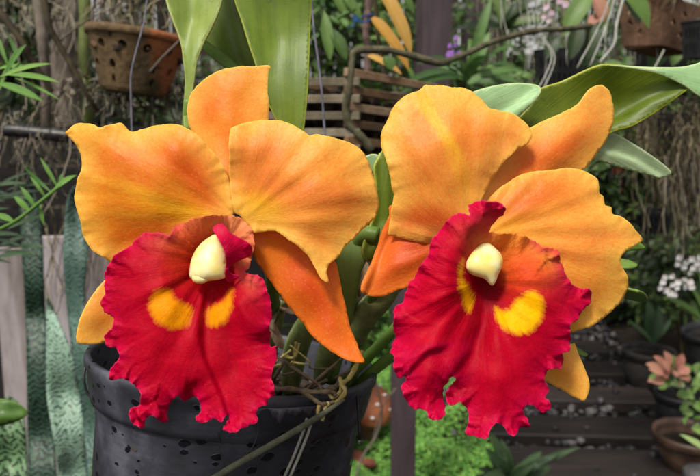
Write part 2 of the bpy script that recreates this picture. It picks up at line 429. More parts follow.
def lip_mat(name, ya, yb):
    n = NT(name); pc = n.attr('pc').outputs['Vector']; v = n.attr('vein').outputs['Vector']; e = n.attr('edge').outputs['Fac']
    sp = n.attr('spot').outputs['Fac']; pos = n.coord(); s = n.sep(v)
    rad = n.comb(n.math('MULTIPLY', s[0], 17), n.math('MULTIPLY', s[1], 17), n.math('MULTIPLY', s[2], 2.0))
    vein = n.noise(rad, 1.0, 3, 0.6); mot = n.noise(pos, 420, 4, 0.65)
    col = n.mix(n.mapr(vein, 0.42, 0.68, 0.0, 0.28), pc, n.mix(1.0, pc, (0.74, 0.5, 0.8), 'MULTIPLY'))
    col = n.mix(n.math('MULTIPLY', n.mapr(mot, 0.42, 0.62, 0.0, 0.6), n.math('ADD', n.math('MULTIPLY', n.attr('mg').outputs['Fac'], .75), .25)), col, n.mix(1.0, col, (0.74, 0.6, 0.75), 'MULTIPLY'))
    mg = n.attr('mg').outputs['Fac']
    ef = n.math('ADD', e, n.math('MULTIPLY', mot, 5.0))
    col = n.mix(n.math('MULTIPLY', n.mapr(ef, 3.0, 12.0, 0.62, 0.0), mg), col, lin(206, 4, 66))
    col = n.mix(n.math('MULTIPLY', n.mapr(e, 0.0, 1.2, 0.6, 0.0), mg), col, lin(236, 60, 120))
    yl = n.mix(n.mapr(mot, 0.35, 0.7, 0.0, 0.6), ya, yb)
    f = n.math('ADD', sp, n.math('MULTIPLY', n.math('SUBTRACT', vein, 0.5), 7.0))
    f = n.math('ADD', f, n.math('MULTIPLY', n.math('SUBTRACT', mot, 0.5), 8.0))
    col = n.mix(n.mapr(f, -2.5, 4.0, 0.0, 1.0), col, yl)
    # the scattered pale grains on the velvet
    vo = n.vor(pos, 330); g = n.math('MULTIPLY', n.mapr(vo.outputs['Distance'], 0.0, 0.10, 1.0, 0.0), n.math('GREATER_THAN', n.sep(vo.outputs['Color'])[0], 0.86))
    col = n.mix(n.math('MULTIPLY', g, 0.55), col, lin(250, 110, 130))
    wr = n.noise(n.comb(n.math('MULTIPLY', s[0], 20), n.math('MULTIPLY', s[1], 20), n.math('MULTIPLY', s[2], 9)), 1.0, 4, .65, .6)
    h = n.math('ADD', n.math('MULTIPLY', vein, 0.7), n.math('ADD', n.math('MULTIPLY', mot, 0.6), n.math('MULTIPLY', wr, n.mapr(e, 2, 30, 1.6, .5))))
    n.bump(h, 0.0009, 0.5)
    return n.fin(col, 0.5, 0.09, 0.25)
def cream_mat():
    n = NT('cream_column'); pos = n.coord(); a = n.noise(pos, 60, 3); b = n.noise(pos, 500, 2)
    col = n.ramp(a, [(0.3, lin(236, 196, 70)), (0.46, lin(244, 224, 128)), (0.62, lin(248, 238, 180))])
    n.bump(b, 0.0004, 0.3)
    return n.fin(col, 0.4, 0.4, 0.12)
M_PET, M_CREAM = petal_mat(), cream_mat()
M_LIP = lip_mat('crimson_lip_amber_patches', lin(240, 158, 4), lin(236, 130, 4)); M_LIPB = lip_mat('crimson_lip_yellow_patches', lin(250, 192, 0), lin(248, 168, 2))
RED = lin(192, 0, 34); DRED = lin(136, 0, 28); MAG = lin(196, 0, 70)
def painter(base, spots, edge=None, eamt=0.6, ew=10.0, spot_polys=(), nomg=()):
    def f(q, d, arc):
        c = np.tile(np.array(base, float), (len(q), 1))
        if edge is not None: c = c + (np.array(edge) - c) * (eamt * np.exp(-d / ew))[:, None]
        for (x, y, rx, ry, an, col, w) in spots:
            ca, sa = math.cos(R(an)), math.sin(R(an)); dx, dy = q[:, 0] - x, q[:, 1] - y
            u = (dx * ca + dy * sa) / rx; v = (-dx * sa + dy * ca) / ry
            g = w / (1 + np.exp(3.2 * (np.sqrt(u * u + v * v) - 1) * 1.4))
            c = c + (np.array(col) - c) * g[:, None]
        g_ = np.ones(len(q))
        for (x, y, rx, ry) in nomg: g_ *= np.clip(np.hypot((q[:, 0] - x) / rx, (q[:, 1] - y) / ry) * 3 - 2, 0, 1)
        out = {'pc': c, 'mg': g_, 'deep': np.full(len(q), 1.0 if (base[1] < .16) else 0.0)}
        if spot_polys is not None:
            s = np.full(len(q), -50.0)
            for pl in spot_polys:
                pl = cat_rom(pl, 4, True); dd, _, _ = seg_dist(q, pl); ins = inside(q, pl)
                s = np.maximum(s, np.where(ins, dd, -dd))
            out['spot'] = s
        return out
    return f

orchid = empty('orchid_plant', P(228, 372, 0.60), 'orchid with two large orange and red blooms growing in the black pot', 'orchid')

LK = 1.12
def lin(r, g, b, _l=lin): return tuple(LK * c for c in _l(r, g, b))
def n_leaf(name, c1, c2, edgec=None, rough=0.45, under=None):
    n = NT(name); e = n.attr('edge').outputs['Fac']; pos = n.coord(); s = n.sep(n.attr('vein').outputs['Vector'])
    fib = n.noise(n.comb(n.math('MULTIPLY', s[0], 60), n.math('MULTIPLY', s[1], 60), s[2]), 1.0, 3, 0.6)
    nz = n.noise(pos, 28, 4, 0.6); fine = n.noise(pos, 500, 2, 0.6)
    col = n.ramp(nz, [(0.3, c1), (0.68, c2)])
    col = n.mix(n.mapr(fib, 0.40, 0.62, 0.0, 0.42), col, n.mix(1.0, col, (0.6, 0.66, 0.5), 'MULTIPLY'))
    sp = n.noise(pos, 190, 3, 0.7); col = n.mix(n.mapr(sp, 0.62, 0.74, 0.0, 0.5), col, n.mix(1.0, col, (.5, .45, .3), 'MULTIPLY'))
    if edgec: col = n.mix(n.mapr(e, 0.2, 1.8, 0.6, 0.0), col, edgec)
    n.bump(n.math('ADD', fib, n.math('MULTIPLY', fine, 0.4)), 0.0006, 0.35)
    return n.fin(col, rough, 0.4, 0.25)
M_OLIVE = n_leaf('olive_leaf', lin(84, 108, 26), lin(114, 136, 40), lin(196, 206, 84))
M_OLIVE2 = n_leaf('pale_olive_leaf_stalk', lin(120, 142, 62), lin(150, 168, 84), lin(205, 212, 130))
M_DOLIVE = n_leaf('deep_olive_leaf', lin(78, 98, 18), lin(108, 124, 28), lin(208, 210, 70))  # yellow edge colour stands in for the backlit rim of the leaf
M_PALE = n_leaf('pale_leaf', lin(138, 178, 122), lin(170, 204, 152), lin(214, 224, 170))
M_PALE2 = n_leaf('grey_green_leaf', lin(146, 170, 128), lin(180, 200, 160), lin(206, 214, 176))
M_STALK = n_leaf('green_stalk', lin(96, 132, 52), lin(130, 160, 78), None)

# ---- left bloom
def bloom(label, stalk_pts, r0):
    b = MB(); b.tube([P(*p) for p in stalk_pts], lambda t: r0 * (1 - 0.25 * t), 10, smooth_n=6)
    return b.build('flower', M_PED, orchid, label)
M_PED = rough_mat('flower_stalk_green', linp(120, 150, 60), linp(150, 172, 84), 60, rough=0.5, bumpd=0.0005)
FL = bloom('left bloom, petals spread wide, lip hanging before the pot rim', [(268, 262, .455), (256, 240, .445), (243, 226, .432), (236, 220, .424)], .0032)
z_ = FD
sheet('sepal', [(189, 125), (187, 107.5), (192, 92), (202.5, 81), (217.5, 71), (235, 67), (252, 66), (268, 65.5), (271, 67.5), (268.3, 72), (268, 92), (269, 119), (262, 150), (250, 185), (240, 210), (232, 214), (226, 204), (212, 170), (197, 143)],
      [(232, 212, -4), (228, 120, -14), (270, 67, -26), (188, 107, -30), (268, 120, -22), (240, 70, -24), (205, 80, -30), (200, 145, -20), (255, 170, -14), (225, 170, -7)],
      M_PET, FL, z_, jag=.5, rib=(3.6, 5), ruffle=(1.5, 30, 10), origin=(234, 330), wav=(2.0, 30), seed=2.1, label='upright sepal with a pointed corner at its tip',
      paint=painter(O_, [(205, 100, 14, 30, 20, RO, .55), (225, 78, 26, 8, -10, linp(232, 112, 60), .5), (236, 190, 14, 32, 0, RO, .55), (250, 100, 12, 30, 0, Y_, .25)], None))
sheet('sepal', [(256, 230), (275, 231), (300, 236), (325, 248), (335, 261), (340, 277.5), (342, 290), (345, 302.5), (350, 325), (357.5, 345), (362, 355), (364.5, 362.5), (352.5, 361.5), (337.5, 355), (316, 340), (304, 325), (287.5, 305), (272.5, 285), (264, 272.5), (255, 259), (250, 240)],
      [(252, 240, -4), (300, 290, -2), (364, 362, 4), (270, 285, -12), (340, 280, -14), (305, 325, -10), (352, 325, -12), (330, 325, -3), (290, 255, -8)],
      M_PET, FL, z_, jag=.5, rib=(3.6, 5), ruffle=(1.0, 30, 8), origin=(225, 200), wav=(1.5, 30), seed=3.3, label='deep orange sepal slanting down to the right',
      paint=painter(linp(232, 102, 20), [(268, 250, 20, 16, 40, linp(238, 140, 25), .7), (318, 305, 40, 13, 55, linp(210, 56, 4), .7), (345, 350, 20, 12, 60, linp(230, 96, 14), .6)], linp(240, 120, 24), .4, 3))
sheet('sepal', [(104.5, 280), (98, 287), (92.5, 295), (87, 303), (82.5, 312.5), (79, 320), (77, 330), (76.5, 341), (82.5, 344.5), (94, 344), (106, 342), (125, 336), (140, 320), (190, 265), (225, 232), (215, 226), (160, 245), (125, 264)],
      [(225, 230, -6), (77, 340, -6), (105, 281, -18), (106, 342, -14), (90, 320, -8), (160, 280, -12)],
      M_PET, FL, z_, jag=.5, rib=(3.6, 5), ruffle=(1, 25, 8), origin=(235, 225), wav=(1.5, 25), seed=4.2, label='narrow orange sepal showing behind the lower left of the lip',
      paint=painter(linp(236, 148, 50), [(80, 340, 14, 12, 0, Y_, .7), (98, 300, 8, 20, 30, linp(232, 130, 44), .5)], Y_, .6, 4))
sheet('petal', [(65, 132.5), (71, 127), (77.5, 122.8), (86, 123.5), (94, 124.6), (99, 128), (106, 125.6), (114, 124), (121, 122.5), (125, 126), (129, 131), (134, 131.5), (140, 130), (155, 126), (170, 124), (182.5, 126), (197.5, 135), (210, 149), (222.5, 165), (230, 185), (234, 208), (231, 216), (212, 226), (190, 242), (158, 260), (125, 268), (111, 262), (105, 259), (97.5, 254), (92, 250), (87.5, 245), (84, 238), (82.5, 232.5), (80.5, 222), (78, 213), (76, 207), (74.5, 200), (75, 192.5), (76.5, 183), (79, 175), (81.5, 168), (81, 156), (75, 144), (69, 137)],
      [(232, 213, 3), (150, 192, 12), (105, 170, 6), (66, 132, -14), (98, 128, 0), (121, 123, -6), (170, 125, -2), (205, 143, 2), (228, 180, 0), (76, 195, -6), (88, 245, -8), (112, 262, -12), (170, 250, -6), (195, 185, 8), (190, 225, 4), (180, 150, 10)],
      M_PET, FL, z_, jag=.5, rib=(3.6, 5), ruffle=(3.4, 19, 9), origin=(238, 216), wav=(2.5, 28), seed=1.4, label='broad left petal with a hooked upper corner and wavy top',
      paint=painter(linp(245, 160, 38), [(188, 160, 36, 22, 50, RO, .85), (205, 190, 12, 26, -35, linp(226, 88, 22), .55), (150, 236, 48, 14, -8, linp(222, 94, 28), .75), (125, 168, 38, 22, 20, linp(222, 98, 22), .6), (120, 215, 24, 10, 10, linp(228, 112, 40), .4),
                                    (190, 214, 44, 8, 15, YY, .9), (160, 200, 44, 5, 27, linp(248, 190, 44), .7), (130, 190, 50, 4, 20, linp(248, 188, 52), .6), (140, 216, 50, 4, 8, linp(247, 184, 50), .5), (90, 240, 16, 20, 40, Y_, .5), (228, 214, 16, 8, 0, linp(236, 150, 30), .6)], linp(250, 194, 58), .9, 12))
sheet('petal', [(230, 131), (232.5, 127), (247.5, 122), (269, 120), (282.5, 121), (295, 126), (305, 132.5), (309, 135.5), (312.5, 135), (320, 134.5), (335, 138), (350, 142.5), (362.5, 151), (369, 162.5), (374, 177.5), (376, 188), (379.5, 205), (375, 217.5), (367.5, 225), (360, 232.5), (352.5, 240), (344, 247.5), (342, 251), (340, 255), (330, 264), (327, 271), (328, 277), (329.5, 282.5), (324, 281), (320, 277), (317.5, 272.5), (310, 259), (297.5, 246), (285, 237.5), (275, 231), (260, 232.5), (254.5, 233), (248, 226), (240, 216), (234, 212), (231, 195), (229.5, 180), (229, 165), (229, 150), (229, 140)],
      [(240, 217, 4), (300, 185, 16), (340, 200, 12), (269, 120, -4), (230, 133, 4), (310, 135, 2), (369, 163, -8), (379, 205, -12), (345, 247, 0), (329, 282, 12), (300, 248, 12), (262, 232, 6), (230, 175, 2), (262, 165, 8), (240, 150, 8)],
      M_PET, FL, z_, jag=.5, rib=(3.6, 5), ruffle=(3.0, 22, 10), origin=(240, 222), wav=(2.5, 28), seed=7.7, label='broad right petal of the left bloom with rounded wavy edge',
      paint=painter(linp(247, 168, 66), [(238, 175, 12, 42, -4, RO, .85), (262, 160, 20, 44, 12, linp(228, 104, 40), .5), (315, 195, 56, 14, 8, linp(230, 116, 50), .6), (300, 228, 36, 8, 30, linp(230, 116, 50), .45), (254, 212, 26, 18, 20, YY, .95), (268, 226, 22, 5, 10, linp(244, 175, 40), .7), (320, 150, 50, 9, 25, linp(246, 170, 75), .5)], linp(252, 200, 98), .85, 14))
LIPL = [(170, 236), (160, 233), (147.5, 232.5), (137.5, 237.5), (132.5, 244), (126, 248), (120, 251), (113, 257), (109, 264), (106, 270), (103, 272.5), (105.5, 278), (104.5, 285), (105.5, 295), (102.5, 299), (101, 304), (102.5, 311), (106, 314), (110, 314), (113.5, 320), (111, 329), (106, 333), (102.5, 337), (106, 341), (107.5, 346), (114, 348), (119, 352.5), (118.5, 358), (113, 365), (108.5, 371), (109, 376), (111, 380), (121, 379), (126, 380), (131, 382.5), (139, 389), (141.5, 396), (140, 402), (137.5, 406), (132, 408), (128.5, 412), (130.5, 419), (131, 424), (136, 426), (140, 427.5), (144, 426), (146, 421), (147.5, 417.5), (154, 416), (160, 421), (167.5, 422.5), (169, 419), (166.8, 411), (169.5, 404), (173, 400), (177.5, 397), (180.5, 396), (181.5, 400), (184, 401), (190, 397.5), (196, 398), (200.5, 404), (200.5, 411), (196.5, 415), (195.5, 419.5), (200, 421.5), (204, 422.5), (210, 419), (213, 416.5), (217.5, 421), (222, 422.5), (225, 418), (227.5, 414), (228.5, 418), (226, 424.5), (222.5, 428), (223, 431), (231, 432.5), (236, 432), (240, 429), (247.5, 427.5), (250, 424.5), (256, 423.5), (257.5, 420), (255.5, 415), (259, 408), (265, 406), (268, 401), (270, 397.5), (274, 396), (274.5, 390), (271.5, 381), (273, 367.5), (277, 357.5), (277.5, 346), (273, 346), (270, 345), (270.5, 335), (269, 326), (272, 317.5), (272.5, 307.5), (269, 300), (267.5, 291), (265.5, 282), (257.5, 275), (245, 272), (250, 266), (253.5, 250), (254, 236), (246, 222), (238, 216), (220, 215.5), (200, 217), (185, 221.5), (175, 227), (172, 231)]
sheet('lip', LIPL,
      [(220, 218, 12), (200, 219, 16), (172, 234, 24), (145, 235, 20), (106, 275, 22), (102, 310, 26), (110, 345, 30), (115, 375, 36), (140, 405, 44), (160, 420, 40), (190, 398, 36), (215, 418, 42), (235, 430, 50), (258, 415, 46), (276, 350, 28),
       (270, 300, 24), (250, 274, 18), (252, 240, 12), (220, 245, -4), (205, 285, 4), (225, 290, 12), (165, 290, 38), (150, 330, 42), (190, 330, 34), (220, 330, 24), (232, 370, 30), (250, 320, 36), (195, 370, 40), (160, 370, 44), (150, 260, 30), (240, 300, 32), (255, 370, 40)],
      M_LIP, FL, z_, step=1.7, jag=1.5, rib=(4.6, 4.5), ruffle=(8.5, 15, 10), origin=(214, 262), wav=(1.8, 20), seed=11.3, sub=2, label='crimson frilled lip with two yellow patches before the pot',
      folds=[([(207, 283), (202, 312), (200, 335), (204, 357), (212, 376), (222, 398), (226, 412)], 3.4, 2.2, 15), ([(204, 378), (190, 385), (180, 398)], 2, 3, 10)],
      paint=painter(RED, [(205, 232, 40, 20, 0, linp(248, 158, 92), .98), (190, 250, 22, 30, 30, linp(214, 62, 26), .85), (246, 245, 12, 34, -8, linp(236, 138, 90), .95), (232, 222, 16, 8, 20, linp(248, 160, 100), .8),
                          (205, 272, 26, 20, 0, linp(188, 22, 20), .7), (215, 300, 16, 34, 0, linp(168, 6, 22), .7), (225, 350, 8, 50, -16, linp(168, 0, 30), .45), (190, 385, 30, 8, -20, linp(160, 0, 26), .4), (120, 320, 14, 60, 0, linp(180, 0, 40), .3)],
                    linp(192, 0, 66), .6, 12, nomg=[(205, 215, 34, 22), (252, 240, 16, 34), (232, 214, 26, 18)], spot_polys=[[(156, 291), (170, 289), (176, 299), (192, 307), (190, 322), (180, 329), (160, 325), (150, 313), (149, 302)], [(231, 289), (233, 302), (228, 318), (218, 327), (207, 325), (206, 312), (210, 307), (223, 300)]]))
sheet('lip_lobe', [(212.5, 227.5), (222.5, 223.5), (226, 227), (230, 232), (236, 236), (242.5, 239), (250, 244), (252.8, 249.5), (250, 256), (243, 259), (235, 263), (229.5, 267), (229, 271), (233, 274), (240, 276), (232, 282), (226, 280), (225, 272), (226, 262), (224, 250), (217.5, 237.5)],
      [(213, 228, 26), (223, 224, 24), (252, 250, 22), (230, 268, 30), (228, 279, 24), (225, 250, 44), (235, 250, 38), (219, 238, 42)],
      M_LIP, FL, z_, step=1.5, ruffle=(2.0, 9, 5), origin=(214, 262), wav=(2, 12), seed=12.1, label='magenta curled side lobe beside the cream column',
      paint=painter(linp(206, 4, 58), [(218, 230, 8, 5, 0, linp(226, 90, 110), .6), (229, 268, 6, 6, 0, linp(176, 0, 50), .5)], MAG, .5, 5, spot_polys=[]))
inflate('column', [(216, 234.5), (211, 236), (205, 240), (198, 246.5), (193.5, 254), (190.5, 262.5), (189.5, 272), (190, 277.5), (196, 280.5), (203, 281.5), (213, 280.5), (222, 279), (226.5, 276), (227, 262), (225, 250), (221, 241)],
        18, 14, 17, M_CREAM, FL, z_, tilt=[(216, 235, 14), (205, 278, 26), (226, 270, 22), (190, 270, 24)], label='cream waxy column cap')

inflate('anther_cap', [(192, 276), (197, 273.5), (204, 275), (208, 279), (205, 283), (198, 283.5), (193, 281.5)], 30, 4, 6, M_CREAM, FL, z_)

# ---- right bloom
FR = bloom('right bloom, tilted to the left with its upper petal standing', [(418, 262, .46), (440, 248, .45), (462, 238, .436), (476, 234, .424)], .0032)
sheet('sepal', [(512, 136), (530, 127.5), (545, 120), (562.5, 112.5), (577.5, 104), (585, 94), (591, 87.5), (600, 85), (605, 86.5), (609.5, 91), (612.5, 100), (614, 115), (612, 127.5), (605, 142.5), (592.5, 160), (582.5, 171), (560, 182), (530, 200), (500, 222), (482, 228), (474, 222), (478, 205), (492, 170)],
      [(480, 222, -6), (550, 150, -10), (600, 86, -26), (614, 115, -30), (545, 120, -22), (583, 168, -26), (510, 150, -14), (575, 130, -15), (540, 180, -16)],
      M_PET, FR, z_, jag=.5, rib=(3.6, 5), ruffle=(1.5, 30, 10), origin=(440, 250), wav=(2.0, 30), seed=21.1, label='long sepal reaching to the upper right with a rounded tip',
      paint=painter(linp(247, 168, 74), [(550, 162, 50, 13, -34, linp(228, 98, 30), .8), (520, 160, 34, 10, -40, linp(226, 94, 20), .7), (600, 120, 10, 34, 0, linp(244, 168, 80), .5)], linp(250, 190, 96), .7, 5))
sheet('sepal', [(392, 205), (389, 215), (382.5, 230), (377.5, 245), (370, 265), (363, 280), (360.5, 289), (363, 292.5), (370, 296), (382.5, 296.5), (392.5, 292.5), (407.5, 287.5), (430, 280), (460, 258), (475, 240), (470, 226), (430, 212)],
      [(472, 235, -4), (361, 289, -2), (385, 225, -22), (377, 250, -22), (385, 295, -10), (395, 262, -6), (430, 245, -6), (430, 280, -8)],
      M_PET, FR, z_, jag=.5, rib=(3.6, 5), ruffle=(1.0, 30, 8), origin=(480, 230), wav=(1.5, 26), seed=23.3, label='red orange sepal pointing down to the left with a folded edge',
      folds=[([(392, 225), (381, 250), (372, 275), (366, 290)], 3, 2.0, 9)],
      paint=painter(linp(226, 96, 36), [(366, 280, 10, 22, 24, linp(238, 128, 66), .8), (384, 225, 6, 34, 14, linp(232, 74, 24), .8), (410, 250, 26, 20, 0, linp(214, 82, 34), .6)], linp(244, 150, 60), .6, 2.5))
sheet('sepal', [(569, 342), (574, 342.5), (577, 349), (580, 357.5), (584, 366), (587.5, 375), (589.5, 383), (589.5, 390), (587, 396), (584, 401.5), (578, 399), (572.5, 396), (557.5, 387.5), (546, 381), (535, 370), (515, 330), (490, 270), (495, 250), (520, 262), (550, 305)],
      [(492, 255, -6), (584, 400, -16), (546, 381, -26), (575, 345, -24), (565, 370, -16), (530, 310, -18)],
      M_PET, FR, z_, jag=.5, rib=(3.6, 5), ruffle=(1, 25, 8), origin=(490, 240), wav=(1.5, 25), seed=24.2, label='pale orange pointed sepal below the right side of the lip',
      paint=painter(linp(243, 164, 78), [(584, 395, 14, 14, 0, Y_, .7), (555, 370, 14, 10, 0, linp(240, 160, 50), .5)], linp(250, 190, 60), .75, 3.5))
sheet('petal', [(424, 86), (427.5, 84.8), (433, 85.5), (440, 85), (452.5, 87.3), (462.5, 87.5), (469, 90), (474, 92.5), (480, 98), (485, 102.5), (488, 107), (491, 109), (505, 111), (513, 113.5), (520, 117.5), (527.5, 125), (531.5, 131), (532, 137), (527.5, 144), (517.5, 150), (505, 161), (495, 175), (487, 190), (480, 205), (476, 228), (466, 240), (450, 246), (427, 244), (408, 240), (392, 236), (388, 234), (391, 212.5), (394, 195), (392.5, 192.5), (391, 183), (390, 175), (385, 157.5), (381, 145), (381, 135), (383, 128), (387.5, 120), (394, 106), (405, 96), (417.5, 91)],
      [(470, 232, 4), (440, 150, 16), (430, 86, -8), (470, 92, -6), (490, 108, 4), (530, 130, 2), (505, 160, 4), (382, 140, -4), (392, 195, -2), (392, 235, -10), (430, 242, -2), (400, 100, -8), (430, 200, 10), (460, 180, 12), (480, 200, 4), (490, 140, 10), (410, 150, 10)],
      M_PET, FR, z_, jag=.5, rib=(3.6, 5), ruffle=(3.0, 22, 10), origin=(472, 250), wav=(2.5, 28), seed=27.4, label='broad upright petal with a yellow streak down its middle',
      paint=painter(linp(247, 174, 74), [(496, 165, 44, 11, -58, linp(224, 88, 44), .75), (480, 132, 40, 22, -50, linp(232, 122, 44), .6), (432, 232, 42, 20, 8, linp(218, 76, 34), .9), (420, 218, 30, 12, -10, linp(222, 84, 30), .6), (425, 155, 24, 42, 0, linp(230, 124, 48), .5),
                                    (440, 128, 38, 5.5, 57, linp(252, 206, 40), .95), (426, 105, 15, 9, 50, linp(252, 200, 46), .85), (462, 180, 50, 6, 68, linp(248, 186, 60), .7), (500, 185, 24, 6, -50, linp(238, 150, 40), .6)], linp(252, 204, 98), .9, 14))
sheet('petal', [(492, 195), (507.5, 182.5), (520, 175), (535, 171.5), (550, 170), (567.5, 168), (580, 169.5), (590, 174), (597.5, 179), (599, 184), (599.5, 192), (602, 194.5), (604, 197), (604.5, 205), (608, 206), (611.5, 207), (612.5, 214), (620, 216), (627.5, 221), (632, 225), (636, 230), (643, 239), (637.5, 244.5), (627.5, 250), (623, 254), (621, 258.5), (622.5, 267.5), (627.5, 275), (628.5, 281), (627.5, 289), (622.5, 300), (614, 309), (605, 317.5), (592.5, 326), (580, 330), (568, 331), (545, 310), (520, 275), (490, 245), (478, 232), (480, 212)],
      [(482, 228, 2), (560, 235, 10), (550, 170, -6), (600, 182, -10), (642, 239, -12), (622, 262, -4), (628, 290, -10), (600, 320, -8), (570, 330, -6), (520, 275, 0), (590, 270, 8), (520, 200, 4), (590, 215, 4), (505, 185, -4)],
      M_PET, FR, z_, jag=.5, rib=(3.6, 5), ruffle=(3.0, 20, 9), origin=(478, 238), wav=(2.5, 26), seed=29.7, label='broad right petal reaching to the right with notched wavy edge',
      paint=painter(linp(247, 170, 70), [(530, 192, 54, 17, -24, linp(226, 94, 28), .85), (590, 200, 34, 18, 20, linp(238, 136, 52), .5), (545, 236, 55, 7, 4, linp(249, 184, 72), .8), (575, 258, 45, 6, 14, linp(236, 130, 66), .4), (500, 226, 24, 8, -10, YY, .4), (590, 240, 50, 12, -4, linp(242, 146, 74), .5)], linp(252, 202, 86), .9, 13))
LIPR = [(467.5, 205), (469, 212.5), (468.5, 215.5), (464, 213), (455, 215), (447.5, 220), (441, 226), (439, 232.5), (432.5, 237.5), (430, 246), (429.5, 255), (423.5, 260), (420.5, 266), (416, 274), (413, 279), (407.5, 281.5), (408.5, 287), (404, 297.5), (401, 303.5), (395.5, 306), (395, 315), (393, 322), (394, 330), (396, 337.5), (392.5, 341), (392.5, 347), (389.5, 352.5), (394, 357), (392.5, 365), (395, 374), (399, 378), (404, 376.5), (404.5, 380), (400.5, 386), (402.5, 392.5), (404, 398), (408, 404), (412, 408), (417.5, 409.5), (426, 410.5), (428.5, 417), (437.5, 420.5), (445, 415.5), (446, 409), (443.5, 398), (444, 388), (450, 376.5), (455.5, 377.3), (455, 381), (451, 386), (446, 392), (446, 399), (449, 403.5), (454, 405.5), (458, 402.5), (461.5, 402.5), (465.5, 409), (469, 416), (467.5, 424), (466.5, 434), (475, 436.5), (485, 439), (489.5, 436), (490.5, 429), (494, 424), (499, 422.5), (504, 427.5), (508, 434), (515, 434.8), (518, 432.5), (519.5, 427.5), (529, 427), (530.5, 424), (525.5, 417.5), (522.5, 410), (525.5, 405.2), (532.5, 405.8), (540, 411), (544, 412.5), (549, 409.5), (551, 402), (545.5, 397.5), (549.5, 392), (549, 387.5), (545, 381), (546, 372), (552.5, 368), (561.5, 369), (563, 361), (562.5, 353), (569.5, 352.5), (571, 347), (569.5, 341.5), (571, 338), (569.5, 330), (573, 322.5), (579, 319.5), (580.5, 312), (589, 304.5), (592, 296), (589, 289), (584.5, 288.5), (576, 287), (569, 280), (565, 271), (560.5, 260), (558, 250), (551, 247.5), (542.5, 247), (535, 241), (522.5, 235.5), (507.5, 233), (494, 232.5), (488.5, 231.5), (499, 219), (506, 210), (504, 206), (498, 202.5), (489, 200.8), (480, 201), (473, 204.5)]
sheet('lip', LIPR,
      [(490, 202, 34), (504, 210, 28), (488, 232, 26), (455, 216, 28), (470, 225, 44), (440, 235, 32), (452, 262, 46), (460, 270, 40), (469, 262, 26), (466, 290, 34), (476, 300, 14), (482, 285, 4), (490, 262, 2), (510, 236, 12), (550, 248, 8), (575, 288, 12), (590, 295, 10), (572, 325, 18), (548, 375, 32), (548, 405, 42), (510, 432, 50), (478, 436, 50), (450, 403, 36), (437, 418, 52), (405, 395, 44), (391, 350, 36), (395, 315, 30), (410, 283, 26), (425, 330, 46), (450, 330, 42), (470, 340, 28), (430, 375, 50), (500, 380, 48), (530, 340, 38), (540, 280, 26), (515, 270, 16), (495, 330, 30), (520, 310, 30), (430, 280, 44), (458, 385, 36)],
      M_LIPB, FR, z_, step=1.7, jag=1.5, rib=(4.6, 4.5), ruffle=(8.5, 15, 10), origin=(484, 280), wav=(1.8, 20), seed=31.3, sub=2, label='crimson frilled lip with a large yellow patch and a folded left side',
      folds=[([(480, 300), (478, 325), (470, 352), (455, 372), (445, 385)], 4, 3, 18), ([(450, 346), (428, 352), (412, 368)], 3.6, 2.5, 11)],
      paint=painter(RED, [(517, 246, 40, 19, 20, linp(250, 168, 62), .98), (514, 264, 30, 20, 30, linp(244, 122, 42), .9), (525, 275, 18, 26, 20, linp(214, 42, 26), .6), (484, 292, 18, 18, 0, linp(128, 4, 24), .9), (480, 318, 14, 32, 8, linp(160, 2, 26), .7), (462, 356, 30, 5, -55, linp(190, 4, 60), .5),
                          (425, 300, 30, 60, 10, linp(206, 0, 38), .5), (430, 350, 26, 7, -10, linp(190, 6, 70), .35), (400, 370, 16, 40, 0, linp(206, 6, 70), .5), (455, 385, 12, 18, 0, linp(150, 0, 22), .5), (482, 215, 26, 16, -50, linp(204, 4, 62), .7), (484, 285, 14, 6, 30, linp(130, 10, 30), .6)],
                    linp(194, 0, 72), .65, 14, nomg=[(512, 232, 30, 14)], spot_polys=[[(463, 258), (458.5, 272), (459, 285), (462.5, 300), (468, 313), (472.5, 305), (473, 296), (469, 287), (464, 279), (463, 268)], [(495, 307.5), (505, 311), (511, 306), (517.5, 299), (530, 290.5), (539, 294), (544.5, 304), (541, 320), (530, 332.5), (510, 332.5), (498, 322.5)]]))
inflate('column', [(482.5, 241), (490, 243.5), (496, 248.5), (501, 254), (503, 261), (501.5, 268.5), (498, 275), (496.5, 280), (493, 285.5), (489.5, 284), (486, 280), (481, 277.5), (475, 276), (470, 273.5), (465, 269), (464, 261), (467, 255), (472, 248), (477, 243)],
        20, 13, 17, M_CREAM, FR, z_, tilt=[(480, 245, 16), (490, 280, 26), (466, 262, 24), (502, 262, 24)], label='round cream column cap in the throat')


# ---- leaves and stalks of the plant
def oleaf(label, outline, ctrl, D, mat, origin, folds=(), seed=1., thick=.0016, step=3.2, name='leaf'):
    return sheet(name, outline, ctrl, mat, orchid, D, step=step, ruffle=(0.6, 40, 6), origin=origin, wav=(1.5, 60), seed=seed, thick=thick, folds=folds, label=label)
oleaf('narrow upright leaf base beside the terracotta basket', [(176, -150), (163, -90), (160, -40), (166, 0), (172, 18), (180, 40), (183, 60), (185, 80), (184, 100), (184, 128), (191, 128), (191, 100), (194, 80), (197, 62), (204, 42), (214, 22), (222, 0), (229, -40), (224, -90), (200, -140), (186, -158)],
      [(165, -30, -10), (228, -30, -6), (195, -30, -22), (188, 60, 0), (184, 110, 2), (194, 100, 2), (195, 20, -14), (172, 18, -4), (214, 20, -2)], .50, M_OLIVE2, (188, 330), folds=[([(188, 128), (188, 60), (196, 20), (198, -30)], 3, 4, 16)], seed=40)
